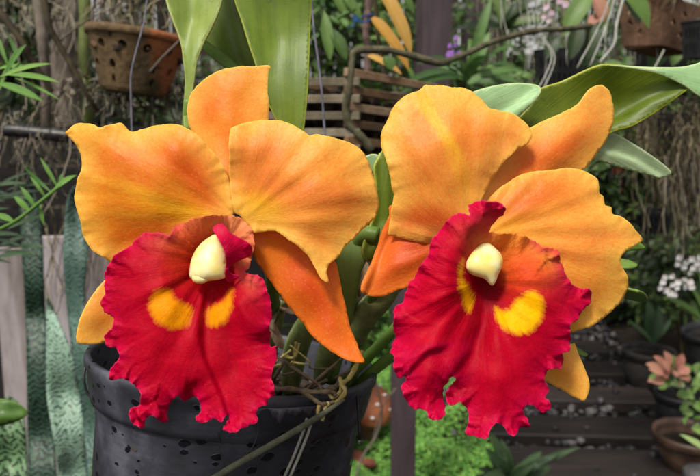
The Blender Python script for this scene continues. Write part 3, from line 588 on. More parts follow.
oleaf('dark olive leaf behind the tall one, leaning left', [(196, 30), (205, 44), (214, 56), (226, 66), (240, 90), (262, 110), (268, 70), (258, 20), (248, -10), (240, -60), (222, -110), (206, -130), (196, -90), (198, -40), (200, -5)],
      [(196, 30, -8), (262, 110, 0), (230, 20, -4), (248, -10, 6), (215, -30, -16)], .56, M_OLIVE, (262, 200), folds=[([(262, 110), (240, 50), (222, -20)], 5, 4, 20)], seed=41)
oleaf('tall broad olive leaf standing behind the left bloom', [(250, -170), (230, -110), (225, -50), (233, -5), (242, 22), (249, 45), (256, 66), (262, 90), (272, 112), (285, 135), (297, 146), (303, 133), (307, 100), (309, 60), (310, 30), (312, -5), (316, -60), (308, -120), (284, -175), (264, -190)],
      [(228, -40, -8), (314, -40, -4), (285, 40, -14), (300, 140, 4), (310, 60, -2), (250, 45, -2), (275, 0, -12)], .47, M_OLIVE, (290, 400), folds=[([(292, 146), (286, 60), (282, -40)], 3, 10, 30)], seed=42)
oleaf('thin strap leaf end crossing low behind the left leaf stalk', [(196, 40), (200, 36), (232, 60), (240, 70), (232, 72), (210, 55)], [(196, 40, 0), (240, 70, 0), (210, 55, 2)], .54, M_STALK, (240, 70), seed=43)
oleaf('pale green leaf tip behind the upright petal', [(452, 110), (460, 98), (472, 92), (492, 86), (515, 83), (532, 84), (541, 88), (536, 100), (522, 114), (508, 126), (480, 132)],
      [(452, 110, 0), (541, 88, -4), (495, 100, 4), (515, 83, -4), (508, 126, -2)], .47, M_PALE, (430, 130), folds=[([(452, 125), (500, 118), (541, 88)], 4, 3, 18)], seed=44)
oleaf('large olive leaf with yellow rim arching to the right', [(505, 132), (522, 114), (536, 98), (541, 88), (560, 82), (580, 73), (600, 65), (620, 65), (660, 72), (688, 85), (684, 92), (668, 104), (650, 116), (632, 126), (612, 132), (585, 150), (545, 158), (520, 150)],
      [(505, 132, -2), (600, 66, 6), (688, 85, 10), (620, 110, -10), (632, 126, 2), (560, 110, -8), (585, 150, 0)], .49, M_DOLIVE, (470, 170), folds=[([(590, 135), (625, 115), (650, 100), (690, 84)], 4, 2.5, 26)], seed=45)
oleaf('pale upper face of the arching right leaf', [(604, 65), (620, 65.5), (650, 67), (680, 67), (695, 64), (715, 60), (735, 80), (720, 100), (700, 96), (686, 86), (660, 74), (630, 68)],
      [(604, 65, 7), (686, 86, 11), (715, 60, 7), (680, 67, 8), (720, 100, 9)], .487, M_PALE, (600, 60), seed=46)
oleaf('pale grey green leaf tip pointing right below the arching leaf', [(585, 150), (600, 140), (612, 134), (622, 137), (640, 148), (658, 160), (671, 171), (669, 176), (660, 177.5), (640, 173), (615, 166), (592, 158)],
      [(585, 150, 0), (671, 173, -4), (630, 150, 4), (615, 166, -2), (640, 173, -3)], .50, M_PALE2, (560, 130), folds=[([(600, 148), (635, 160), (661, 177)], 2.5, 1.5, 12)], seed=47, step=2)
oleaf('short leaf behind the petals in the gap between the blooms', [(374, 168), (377, 160), (381, 152), (392, 140), (404, 150), (404, 190), (394, 222), (384, 250), (370, 262), (362, 250), (374, 215), (376, 190)],
      [(392, 145, -6), (370, 262, 0), (392, 200, -4), (376, 200, 4)], .475, M_OLIVE, (366, 300), folds=[([(368, 258), (384, 220), (384, 160)], 4, 3, 12)], seed=48)
oleaf('shining green sheath leaf low between the blooms', [(336, 250), (348, 238), (362, 234), (372, 240), (366, 262), (360, 275), (356, 300), (350, 325), (343, 300), (338, 275)],
      [(336, 250, 0), (372, 240, 0), (350, 325, 0), (354, 270, 8)], .48, M_STALK, (350, 330), seed=49)
oleaf('green leaf end poking right past the petal with a chewed reddish tip', [(540, 292), (580, 284), (612, 286), (628, 290), (640, 293), (646, 297), (647, 302), (640, 302), (626, 299), (612, 297), (575, 300), (540, 300)], [(612, 290, 0), (647, 300, 0), (630, 295, 3)], .50, M_STALK, (600, 290), seed=50, step=2)
oleaf('small green leaf tip beside the right petal edge', [(530, 270), (570, 260), (610, 258), (626, 259), (634, 262), (638, 265), (632, 268), (610, 269), (570, 276), (530, 276)], [(618, 262, 0), (638, 265, 0), (626, 266, 2)], .50, M_STALK, (610, 262), seed=51, step=2)
oleaf('tiny green leaf tip under the petal corner', [(540, 262), (590, 246), (620, 241), (637, 242), (644, 246), (645, 249), (630, 251), (590, 258), (540, 268)], [(630, 246, 0), (645, 249, 0), (637, 242, 2)], .50, M_STALK, (620, 246), seed=52, step=2)
oleaf('slim green leaf tip beside the lower sepal', [(500, 318), (540, 326), (566, 339), (574, 345), (582, 350), (588, 354), (586, 356), (577, 353), (560, 347), (530, 338), (500, 326)], [(566, 340, 0), (588, 355, 0), (577, 349, 2)], .50, M_STALK, (560, 340), seed=53, step=2)
oleaf('small pale leaf tip in the gap between the blooms', [(362, 160), (368, 155), (375, 154), (380, 157), (382, 166), (374, 172), (364, 170)], [(362, 160, 0), (382, 166, 0), (372, 154, 2)], .49, M_PALE, (360, 180), seed=54, step=2)
b = MB(); b.tube([P(345, 395, .62), P(400, 350, .585), P(470, 310, .56), P(520, 290, .54), P(560, 270, .505)], .005, 9, smooth_n=6); b.build('stalk', M_STALK, orchid)
b = MB(); b.tube([P(345, 380, .61), P(420, 300, .57), P(480, 200, .53), P(510, 150, .50)], .005, 9, smooth_n=6); b.build('stalk', M_STALK, orchid)
# stalks rising out of the pot
b = MB(); b.tube([P(350, 385, .60), P(362, 340, .575), P(374, 290, .53), P(384, 240, .50), P(400, 210, .48)], .0042, 10, smooth_n=6); b.build('stalk', M_STALK, orchid)
b = MB(); b.tube([P(330, 380, .60), P(346, 320, .56), P(354, 262, .50), P(362, 236, .48), P(378, 236, .475)], .0062, 10, smooth_n=6); b.build('stalk', M_STALK, orchid)
b = MB(); b.tube([P(268, 380, .60), P(272, 320, .56), P(272, 285, .50), P(268, 262, .456)], lambda t: .0075 - .004 * t, 10, smooth_n=6); b.build('stalk', M_STALK, orchid)
b = MB(); b.tube([P(205, 380, .60), P(195, 260, .55), P(187, 160, .52), P(187.5, 124, .505), P(188, 100, .50)], lambda t: .0032 + .0035 * (1 - t), 10, smooth_n=6); b.build('stalk', M_STALK, orchid)
M_BULB = rough_mat('pseudobulb_skin', lin(90, 110, 58), lin(138, 146, 92), 50, lin(120, 100, 70), rough=0.6, bumpd=0.001)
for pts, r in (([(290, 392, .62), (296, 350, .60), (310, 318, .575), (322, 296, .56)], .0085), ([(320, 380, .60), (332, 342, .57), (346, 318, .555), (352, 300, .545)], .0075), ([(350, 345, .565), (368, 312, .55), (384, 298, .54), (400, 284, .54)], .0085), ([(255, 395, .60), (262, 350, .58), (276, 318, .56), (282, 300, .55)], .007)):
    b = MB(); b.tube([P(*p) for p in pts], lambda t, r=r: r * (0.55 + 0.75 * math.sin(math.pi * min(1, t + .12))), 12, smooth_n=5); b.build('pseudobulb', M_BULB, orchid)
M_ROOTY = rough_mat('yellow_root', lin(150, 134, 70), lin(196, 182, 116), 120, lin(176, 168, 90), bumpd=0.001)
M_ROOTB = rough_mat('brown_root', lin(70, 56, 44), lin(122, 106, 84), 100, lin(96, 84, 50), bumpd=0.001)
def root(pts, r, mat, n=7):
    b = MB(); b.tube([P(*p) for p in pts], lambda t: r * (1 + .25 * math.sin(37 * t) * math.sin(11 * t)) * (1 - .3 * t), 7, smooth_n=n); return b.build('root', mat, orchid)
root([(362, 352, .545), (356, 366, .53), (349, 378, .522), (342, 384, .512), (345, 392, .505), (336, 402, .497), (327, 404, .49)], .0021, M_ROOTY)
root([(340, 378, .53), (341, 390, .51), (333, 398, .50), (328, 392, .50)], .0017, M_ROOTY)
root([(320, 402, .492), (318, 410, .489), (318, 418, .487)], .0017, M_ROOTY, 4)
root([(326, 405, .491), (324, 414, .488), (322, 421, .487)], .0017, M_ROOTY, 4)
root([(268, 389, .51), (290, 389, .50), (302, 391, .495), (316, 392, .495), (332, 392, .498), (336, 396, .497)], .0022, M_ROOTB)
root([(302, 391, .495), (312, 398, .492), (322, 404, .49), (334, 402, .492)], .0019, M_ROOTB)
root([(282, 360, .545), (300, 372, .53), (318, 384, .512), (322, 394, .50)], .0016, M_ROOTB)
for k in range(14):
    random.seed(100 + k); x, y = random.uniform(272, 350), random.uniform(330, 385); D = .60 - (y - 330) * .0012
    root([(x, y, D), (x + random.uniform(-20, 20), y + random.uniform(-16, 10), D - .01), (x + random.uniform(-34, 34), y + random.uniform(-30, 12), D - .005)], random.uniform(.0008, .0018), random.choice((M_ROOTB, M_ROOTB, M_ROOTY)), 5)
M_SHEATH = rough_mat('dry_sheath', lin(92, 74, 56), lin(160, 138, 112), 70, lin(190, 172, 146), bumpd=0.0015, stretch=(1, 1, .3))
for (x0, y0, x1, y1, w, D) in ((272, 300, 300, 312, .010, .55), (270, 322, 284, 352, .008, .55), (366, 262, 358, 300, .008, .53), (390, 292, 374, 302, .006, .54), (278, 296, 266, 330, .009, .54)):
    b = MB(); a_, c_ = P(x0, y0, D), P(x1, y1, D); b.leaf(a_, c_ - a_, -FWD + UP * .3, np.linalg.norm(c_ - a_), w, curl=.5, fold=.8, shape=.7, nl=8); b.build('dry_sheath', M_SHEATH, orchid)

LK = .62
# ------------------------------------------------------------------ the black pot
def pot_mat():
    n = NT('wet_black_plastic'); pos = n.coord()
    w = n.noise(pos, 14, 5, 0.6); w2 = n.noise(n.vmul(pos, (1, 1, 6)), 40, 4, 0.6)
    col = n.ramp(w, [(0.36, lin(36, 37, 44)), (0.52, lin(66, 68, 80)), (0.66, lin(112, 114, 128))])
    col = n.mix(n.mapr(w2, 0.4, 0.7, 0.0, 0.4), col, lin(50, 50, 56))
    vo = n.vor(n.vmul(pos, (1, 1, 1.4)), 84, rand=1.0); sc = n.sep(vo.outputs['Color'])
    thr = n.math('MULTIPLY', n.math('SUBTRACT', sc[0], 0.22), 0.54)
    ds = n.math('ADD', vo.outputs['Distance'], n.math('MULTIPLY', n.math('SUBTRACT', n.noise(pos, 110, 3), 0.5), 0.55))
    wet = n.mapr(n.math('SUBTRACT', thr, ds), -0.015, 0.03, 0.0, 1.0)
    col = n.mix(wet, col, (0.006, 0.006, 0.010))
    n.bump(n.math('ADD', n.math('MULTIPLY', w2, 0.5), n.math('MULTIPLY', wet, 1.0)), 0.0008, 0.5)
    return n.fin(col, n.mapr(wet, 0, 1, 0.5, 0.15), 0.5)
M_POT = pot_mat()
M_BLK = rough_mat('black_plastic', (0.008, 0.008, 0.009), (0.022, 0.022, 0.025), 60, rough=0.4, bumpd=0.0006, spec=0.5)
PC = PV(236, 360, 0.605); PR = 142 * 0.605 / FPX
pax = (Vector((0, 0, 1)) + Vector((1, 0, 0)) * 0.105 + Vector((0, 1, 0)) * 0.14).normalized()
pot = empty('flower_pot', PC - pax * 0.25, 'large black plastic pot with wet spots, holding the orchid', 'pot')
b = MB(); r = PR
b.lathe([(r * .50, -.26), (r * .54, -.25), (r * .87, -.045), (r * .875, -.035), (r * .945, -.033), (r * .955, -.028), (r * .985, -.008), (r * 1.0, -.004), (r * 1.003, .0), (r * .995, .003), (r * .965, .0035), (r * .955, .0), (r * .93, -.03), (r * .90, -.05), (r * .88, -.12)], PC, pax, 128, wob=.012, close=False)
b.build('pot_wall', M_POT, pot)
b = MB()   # torn lighter strip of film along the rim
V = []; F = []; D_ = []; N = 60
for i in range(N + 1):
    a = R(-92) + R(46) * i / N; q = Vector((0, 0, 1)).rotation_difference(pax).to_matrix()
    for k, (zt) in enumerate((-.004, -.0105 - .011 * mnoise.noise(Vector((i * .16, 0, 3))) - .003 * mnoise.noise(Vector((i * .5, 5, 3))))):
        rr = r * (.995 + .010) + (-.0035 if k else 0)
        V.append(PC + q @ Vector((rr * math.cos(a), rr * math.sin(a), zt))); D_.append((.5, 0, 0))
for i in range(N): F.append((2 * i, 2 * i + 2, 2 * i + 3, 2 * i + 1))
b.add(V, F, D_)
M_FILM = rough_mat('torn_grey_film', lin(88, 88, 100), lin(128, 128, 140), 90, rough=.35, bumpd=.001, spec=.6)
fo = b.build('torn_rim_film', M_FILM, pot); s = fo.modifiers.new('t', 'SOLIDIFY'); s.thickness = .0006
b = MB(); b.tube([P(88, 350, .58), P(86, 362, .575), P(84, 378, .57), P(87, 392, .57), P(93, 398, .57), P(97, 390, .57), P(98, 378, .572), P(94, 366, .575)], .0011, 7, smooth_n=6); b.build('wire_hook', M_BLK, pot)
M_DROP = NT('water_drop'); M_DROP.b.inputs['Transmission Weight'].default_value = 1; M_DROP.b.inputs['IOR'].default_value = 1.33; M_DROP = M_DROP.fin((.95, .97, 1), .02, .5)
b = MB(); b.blob(P(93, 401, .57), .0022, 0, scale=(1, 1, 1.2), sub=2); b.build('water_drop', M_DROP, pot)
b = MB(); b.tube([P(357, 390, .54), P(358.5, 410, .54), P(360, 440, .54)], .0014, 7, smooth_n=3); b.build('hanging_wire', M_BLK, pot)
b = MB(); b.blob(P(360, 441, .54), .002, 0, scale=(1, 1, 1.2), sub=2); b.build('water_drop', M_DROP, pot)
M_STR = rough_mat('white_string', lin(168, 166, 156), lin(214, 212, 202), 300, rough=.8, bumpd=.0008)
for dx, D0 in ((0, .487), (5.5, .4865)):
    b = MB(); b.tube([P(307 + dx, 418, D0 + .001), P(303 + dx, 432, D0 - .001), P(294 + dx, 455, D0 - .001), P(284 + dx, 478, D0), P(276 + dx, 498, D0 + .003)], .00105, 8, smooth_n=6); b.build('white_string', M_STR, pot)
b = MB(); b.tube([P(219, 424, .484), P(219, 440, .484), P(222, 458, .483), P(227, 474, .482), P(231, 486, .482)], .0005, 6, smooth_n=6)
b.tube([P(256, 420, .484), P(258, 432, .484), P(252, 448, .483), P(238, 462, .482), P(229, 472, .481), P(222, 474, .482)], .0005, 6, smooth_n=6); b.build('thin_wire', M_BLK, pot)
M_BARK = rough_mat('potting_bark', lin(30, 24, 20), lin(66, 54, 42), 60, lin(96, 84, 70), rough=.85, bumpd=.003, tone=.6)
random.seed(5); b = MB(); q = Vector((0, 0, 1)).rotation_difference(pax).to_matrix()
b.lathe([(r * .85, -.06), (r * .80, -.055), (r * .4, -.05), (0.0001, -.048)], PC, pax, 40, close=False)
for i in range(520):
    a = random.uniform(0, 2 * math.pi); rr = r * .86 * math.sqrt(random.random())
    b.blob(PC + q @ Vector((rr * math.cos(a), rr * math.sin(a), -.045 + random.uniform(-.006, .016))), random.uniform(.004, .010), .5, 1.6, (random.uniform(.5, 1.3), random.uniform(.5, 1.3), random.uniform(.3, .9)), sub=1, smooth=False)
tag(b.build('potting_bark', M_BARK), 'dark chunky bark filling the black orchid pot', 'bark', kind='stuff')
# the grey green stick across the pot
M_STICK = rough_mat('mossy_stick', lin(92, 96, 78), lin(138, 142, 118), 60, lin(110, 116, 84), bumpd=.0015)
b = MB(); b.tube([P(344, 400, .492), P(336, 405, .487), P(318, 417, .482), P(290, 434, .478), P(262, 450, .476), P(232, 467, .476), P(205, 484, .478)], lambda t: .0010 + .0014 * min(1, t * 2.5), 9, smooth_n=6)
tag(b.build('stick', M_STICK), 'grey green stick lying slantwise across the front of the black pot', 'stick')
# pot support
M_WOOD0 = rough_mat('stand_wood', lin(60, 50, 44), lin(92, 80, 70), 20, stretch=(1, 1, .1))
LK = .74
# ------------------------------------------------------------------ the ground
rnd = random.Random(7); random.seed(7)
def soil_mat():
    n = NT('dark_soil'); pos = n.coord(); a = n.noise(pos, 6, 8, 0.65); b_ = n.noise(pos, 45, 4, 0.6)
    col = n.ramp(a, [(0.3, lin(30, 25, 22)), (0.6, lin(52, 44, 38)), (0.8, lin(74, 66, 56))])
    n.bump(n.math('ADD', a, n.math('MULTIPLY', b_, .4)), .02, .8); return n.fin(col, .9, .15)
def grid_sheet(name, x0, x1, y0, y1, nx, ny, hf, mat):
    b = MB(); V = []; F = []
    for j in range(ny + 1):
        for i in range(nx + 1):
            x = x0 + (x1 - x0) * i / nx; y = y0 + (y1 - y0) * j / ny; V.append((x, y, hf(x, y)))
    for j in range(ny):
        for i in range(nx):
            a = j * (nx + 1) + i; F.append((a, a + 1, a + nx + 2, a + nx + 1))
    b.add(V, F); return b.build(name, mat)
M_SOIL = soil_mat()
tag(grid_sheet('ground', -60, 60, -20, 100, 60, 60, lambda x, y: 0.0, M_SOIL), kind='structure')
tag(grid_sheet('soil_bed', -3, 3.4, 1.4, 6.6, 90, 90, lambda x, y: .012 + .03 * mnoise.noise(Vector((x * 3, y * 3, 1))) * (1 if not (.3 < x < 1.5 and y < 5) else .1) if abs(x - .2) < 3.1 else -.02, M_SOIL), kind='structure')

# path planks and gravel
M_PLANK = rough_mat('wet_dark_plank', lin(36, 31, 31), lin(62, 54, 52), 9, lin(84, 76, 72), rough=.6, bumpd=.004, stretch=(.25, 3, 1), spec=.35)
ords = ['nearest', 'second nearest', 'third nearest', 'fourth nearest', 'fifth nearest', 'sixth nearest', 'seventh nearest', 'farthest']
M_GRAV = rough_mat('gravel_stones', lin(40, 39, 43), lin(84, 82, 86), 25, lin(122, 119, 119), rough=.55, bumpd=.002, tone=1.1, spec=.4)
planks = [(2.23, .27), (2.555, .19), (2.885, .17), (3.22, .19), (3.56, .19), (3.91, .19), (4.27, .2), (4.65, .2)]
for i, (y, w) in enumerate(planks):
    b = MB(); b.box((.955 + .01 * i, y, .048), (.80, w, .06), rot=[[math.cos(-.06), -math.sin(-.06), 0], [math.sin(-.06), math.cos(-.06), 0], [0, 0, 1]], bev=.006, tone=rnd.random())
    o = b.build('path_plank', M_PLANK); tag(o, f'{ords[i]} dark wooden plank laid across the gravel path', 'plank', 'dark planks laid across the gravel path')
b = MB()
for i in range(4200):
    y = 2.0 + 3.0 * rnd.random() ** 1.5; x = rnd.uniform(.42, 1.6)
    yy = y + .06 * (x - .8)
    if .55 < x < 1.36 and any(abs(yy - p[0]) < p[1] / 2 - .004 for p in planks): 
        if rnd.random() > .015: continue
        zz = .085
    else: zz = rnd.uniform(.028, .06)
    r = rnd.uniform(.008, .021)
    b.blob((x, y, zz), r, .5, 1.4, (rnd.uniform(.8, 1.3), rnd.uniform(.7, 1.1), rnd.uniform(.5, .9)), tone=rnd.random() ** 1.6, sub=1, smooth=rnd.random() < .5)
tag(b.build('path_gravel', M_GRAV), 'loose dark grey gravel between the path planks', 'gravel', kind='stuff')

# ------------------------------------------------------------------ green ground cover
LK = 1.0
M_MOSS = leaf_mat('ground_cover_leaf', lin(62, 120, 40), lin(112, 172, 66), lin(168, 210, 104), rough=.5, trans=.2, mid=0)
LK = .74
def quick_leaves(name, pts, nrm, size, mat, label, cat, kind='stuff', seed=1, asp=.75, parent=None):
    rs = np.random.RandomState(seed); n_ = len(pts)
    a = rs.uniform(0, 2 * np.pi, n_); t = np.c_[np.cos(a), np.sin(a), rs.uniform(-.5, .5, n_)]
    t -= nrm * (t * nrm).sum(1, keepdims=True); t /= np.linalg.norm(t, axis=1, keepdims=True); s = np.cross(nrm, t)
    sz = size * rs.uniform(.6, 1.3, n_)[:, None]
    ring = [(-1, 0), (-.6, -.62), (.1, -.75), (.75, -.45), (1.05, 0), (.75, .45), (.1, .75), (-.6, .62)]
    V = np.stack([pts + sz * (u * t + v * asp * s + (-.25 * abs(v) + .0) * nrm) for u, v in ring], 1).reshape(-1, 3)
    F = [tuple(range(8 * i, 8 * i + 8)) for i in range(n_)]
    b = MB(); tone = rs.rand(n_); D = np.stack([np.c_[tone, np.full(n_, v), np.full(n_, u)] for u, v in ring], 1).reshape(-1, 3)
    b.add(V, F, D); o = b.build(name, mat, parent)
    if label: tag(o, label, cat, kind=kind)
    return o
def mossh(x, y): return .03 + .11 * max(0, mnoise.noise(Vector((x * 4, y * 4, 3))) + .35) + .02 * mnoise.noise(Vector((x * 17, y * 17, 3)))
tag(grid_sheet('soil_bed', -.55, .62, 1.9, 4.1, 50, 90, lambda x, y: mossh(x, y) - .012 if (-.53 < x < .60 and y < 4.05) else 0, M_SOIL), kind='structure')
rs = np.random.RandomState(3); N = 56000
x = rs.uniform(-.5, .58, N); y = 1.95 + 1.9 * rs.rand(N) ** 1.2; keep = (x < .50 + .07 * np.sin(y * 9) + .05 * rs.randn(N))
x, y = x[keep], y[keep]; z = np.array([mossh(a, c) + .004 + .012 * rs.rand() for a, c in zip(x, y)])
nr = np.c_[rs.randn(len(x)) * .45, rs.randn(len(x)) * .45 - .35, np.ones(len(x))]; nr /= np.linalg.norm(nr, axis=1, keepdims=True)
quick_leaves('ground_cover', np.c_[x, y, z], nr, .0068, M_MOSS, 'bright green small leaved ground cover below the pot', 'ground cover', seed=4)

# ------------------------------------------------------------------ posts, fence and boards
LK = 0.8
M_POST = rough_mat('purple_brown_post', lin(74, 62, 66), lin(98, 84, 90), 8, lin(118, 104, 108), rough=.55, bumpd=.002, stretch=(1, 1, .15))
LK = .74
def post(px, D, w, z1, label, lean=0.0):
    b = MB(); c = P(px, 238, D); ca, sa = math.cos(.22), math.sin(.22)
    b.box((c[0], c[1], z1 / 2 - .1), (w, w, z1 + .2), rot=[[ca, -sa, lean], [sa, ca, 0], [-lean, 0, 1]], bev=.004)
    return tag(b.build('wooden_post', M_POST), label, 'post')
post(429, 3.3, .135, 3.4, 'broad purple brown post behind the slatted basket')
post(469, 4.6, .105, 3.4, 'slimmer dark post behind the purple blossoms')
b = MB(); c0 = P(404, 300, 2.02)
b.box((c0[0], c0[1], .62), (.074, .074, 1.25), rot=[[1, 0, -.008], [0, 1, 0], [.008, 0, 1]], bev=.003)
tag(b.build('wooden_post', M_POST), 'grey brown post in the green ground cover between both blooms', 'post')
M_FENCE = rough_mat('dark_weathered_fence', lin(28, 25, 22), lin(54, 47, 40), 6, lin(78, 68, 58), rough=.85, stretch=(1, 1, .12), tone=.8)
b = MB(); x = -8.2
while x < 6.4:
    w = rnd.uniform(.10, .17); h = 2.75 + rnd.uniform(-.15, .2) if x < 1.5 else 2.05 + rnd.uniform(-.1, .15)
    b.box((x + w / 2, 6.9 + rnd.uniform(-.01, .01), h / 2 - .05), (w - rnd.uniform(.006, .03), .025, h), tone=rnd.random()); x += w
for z in (.5, 1.6): b.box((-1.4, 6.94, z), (9.6, .04, .09), tone=.3)
tag(b.build('plank_fence', M_FENCE), 'dark weathered plank fence closing the garden at the back', 'fence')
LK = .95
# white washed boards on the left
M_BOARD = rough_mat('whitewashed_board', lin(112, 100, 94), lin(186, 177, 180), 9, lin(202, 194, 200), rough=.8, bumpd=.003, stretch=(1, 1, .2), tone=.25)
bd = [(-30, .0, 252, 'leftmost'), (11, .01, 247, 'second'), (53, -.02, 236, 'third'), (93, .01, 226, 'fourth'), (130, 0., 240, 'hidden fifth')]
for i, (px, lean, ty, nm) in enumerate(bd[:4]):
    c = P(px, ty, 1.95 + .012 * (i % 2)); b = MB(); h = c[2]
    b.box((c[0], c[1], h / 2), (.112, .018, h), rot=[[1, 0, lean], [0, 1, 0], [-lean, 0, 1]], bev=.003, tone=rnd.random())
    if nm != 'leftmost': tag(b.build('fence_board', M_BOARD), f'whitewashed upright board, {["","first","second","third"][i]} from the left edge, behind the snake plants', 'board', 'whitewashed boards on the left')
LK = .74
b = MB(); b.tube([P(-60, 128, 1.5), P(20, 131, 1.5), P(90, 139, 1.5), P(230, 150, 1.5)], .016, 6)
tag(b.build('black_rail', M_BLK), 'black horizontal rail behind the hanging roots on the left', 'rail')
M_DARKB = rough_mat('dark_plank_wall', lin(26, 24, 24), lin(48, 44, 42), 8, rough=.8, stretch=(.2, 1, 1), tone=.6)
b = MB(); c = P(60, 200, 2.25)
for k in range(9): b.box((c[0] + .1, c[1] + .002 * (k % 2), .12 + k * .137), (1.7, .02, .125), tone=rnd.random())
tag(b.build('plank_screen', M_DARKB), 'dark horizontal plank screen behind the roots on the left', 'screen')

# ------------------------------------------------------------------ snake plants
def snake_mat(name, a, c, sc, dk=.6):
    n = NT(name); pos = n.coord(); s = n.sep(pos); nz = n.noise(pos, 30, 3)
    zig = n.math('PINGPONG', n.math('MULTIPLY', s[0], 1.0), .014)
    zz = n.math('ADD', n.math('MULTIPLY', s[2], 1.0), n.math('ADD', n.math('MULTIPLY', zig, 0.9), n.math('MULTIPLY', nz, .035)))
    w = n.math('SINE', n.math('MULTIPLY', zz, sc)); w2 = n.noise(n.comb(n.math('MULTIPLY', s[0], 110), 0.0, n.math('MULTIPLY', s[2], 210)), 1.0, 2, .6)
    f = n.math('ADD', n.math('MULTIPLY', w, .55), n.math('MULTIPLY', n.math('SUBTRACT', w2, .5), 4.6))
    col = n.mix(n.mapr(f, dk - .35, dk + .0, 0, 1), a, c)
    col = n.mix(n.mapr(nz, .35, .65, 0, .35), col, n.mix(1.0, col, (.6, .66, .66), 'MULTIPLY'))
    n.bump(f, .0012, .5); return n.fin(col, .42, .4)
M_SN1 = snake_mat('snake_leaf_pale', lin(158, 190, 168), lin(44, 82, 62), 640, .62)
M_SN2 = snake_mat('snake_leaf_dark', lin(66, 98, 78), lin(20, 36, 28), 420, .2)
M_SN3 = snake_mat('snake_leaf_green', lin(122, 158, 112), lin(34, 62, 36), 420, .35)
M_SN4 = snake_mat('snake_leaf_banded', lin(104, 134, 122), lin(40, 70, 60), 560, .45)
def snake(label, blades, base):
    r = empty('snake_plant', base, label, 'snake plant', 'snake plants beside the whitewashed boards')
    for i, (ol, D, mat, cup) in enumerate(blades):
        o_ = np.array(ol, float); cx = o_[:, 0].mean(); ct = []
        for (x_, y_) in ol[::max(1, len(ol) // 8)]: ct.append((x_, y_, 0))
        ys = np.linspace(o_[:, 1].min() + 15, o_[:, 1].max() - 5, 4)
        for yy in ys:
            xs = [p[0] for p in ol if abs(p[1] - yy) < 60] or [cx]; ct.append((np.mean(xs), yy, cup))
        sheet('leaf', ol, ct, mat, r, D, step=5, ruffle=(1.0, 30, 8), thick=.003, wav=(2, 60), seed=60 + i)
    return r
snake('pale mottled snake plant leaf pair in front of the boards', [
    ([(47, 296), (50, 302), (60, 325), (70, 350), (76, 375), (80, 400), (84, 430), (86, 460), (88, 500), (90, 560), (64, 560), (60, 500), (57, 460), (52, 430), (48, 400), (46, 370), (46, 340), (46, 315)], 1.32, M_SN1, -16)], ground(60, 476) )
snake('blue green banded snake plant leaf rising behind the left petal', [
    ([(72, 188), (76, 186), (80, 190), (88, 230), (87, 260), (84, 290), (84, 320), (90, 350), (100, 400), (102, 460), (104, 560), (84, 560), (80, 470), (76, 400), (70, 340), (66, 300), (63, 260), (64, 230), (67, 205)], 1.55, M_SN4, -15),
    ([(108, 395), (104, 410), (98, 430), (93, 455), (90, 480), (90, 560), (125, 560), (125, 430), (118, 400)], 1.28, M_SN3, -6)], ground(90, 476))
snake('dark snake plant leaf between the boards', [
    ([(20, 190), (30, 182), (36, 200), (42, 240), (44, 290), (46, 340), (50, 400), (56, 470), (58, 560), (26, 560), (28, 470), (27, 400), (26, 340), (24, 290), (21, 240)], 1.62, M_SN2, -16),
    ([(92, 340), (98, 352), (102, 380), (104, 420), (108, 560), (78, 560), (74, 440), (78, 390), (84, 355)], 1.66, M_SN2, -6)], ground(40, 470))
snake('yellow green snake plant leaf in the lower left corner', [
    ([(4, 400), (10, 398), (18, 405), (24, 430), (26, 476), (24, 560), (-8, 560), (-4, 476), (-3, 430)], 1.18, M_SN3, -13)], ground(10, 476))

# ------------------------------------------------------------------ leafy things near the camera on the left
LK = 0.85
M_GRASSY = leaf_mat('fresh_narrow_leaf', lin(74, 128, 44), lin(120, 172, 70), lin(150, 194, 92), trans=.3)
LK = .74
M_DKLEAF = leaf_mat('dark_narrow_leaf', lin(34, 62, 38), lin(62, 96, 56), lin(84, 118, 72), trans=.2)
def pleaf(b, p0, p1, D, w, bend=.5, fold=.4, D1=None, shape=.0, up=None, tone=None):
    a_ = P(p0[0], p0[1], D); c_ = P(p1[0], p1[1], D1 or D); L = np.linalg.norm(c_ - a_)
    d = c_ - a_; nn = -FWD + UP * .8 if up is None else up
    n0 = nn - d * np.dot(nn, d) / np.dot(d, d); n0 /= np.linalg.norm(n0)
    dd = d / L * math.cos(bend / 2) + n0 * math.sin(bend / 2)
    b.leaf(a_, dd, nn, L * (1 + bend * bend / 24), w * D / FPX, curl=bend, fold=fold, shape=shape, tone=tone, nl=9)
def leafplant(name, label, cat, base, leaves, mat, stems=(), stem_mat=None, group=None):
    r = empty(name, base, label, cat, group)
    for l in leaves:
        b = MB(); pleaf(b, *l[0], **l[1]); b.build('leaf', mat if len(l) < 3 else l[2], r)
    for st, rr in stems:
        b = MB(); b.tube([P(*p) for p in st], rr, 7, smooth_n=5); b.build('stem', stem_mat or mat, r)
    return r
L = lambda p0, p1, D, w, **k: ((p0, p1, D, w), k)
leafplant('narrow_leaved_plant', 'fresh green rosette of narrow leaves entering at the upper left edge', 'plant', P(-60, 90, .8),
    [L((6, 74), (26, 44), .78, 9, bend=.3), L((2, 77), (51, 63), .76, 8, bend=.35), L((8, 75), (60, 82), .75, 8, bend=.35), L((-3, 83), (43, 101), .74, 10, bend=.3), L((15, 78), (62, 101), .77, 3.5, bend=.4), L((18, 58), (8, 33), .78, 4, bend=-.5), L((8, 66), (-3, 34), .79, 4), L((0, 90), (14, 60), .80, 6), L((-4, 70), (30, 66), .79, 6)],
    M_GRASSY, [([(-80, 96, .82), (-30, 84, .78), (4, 76, .77), (20, 62, .78)], .0016)])
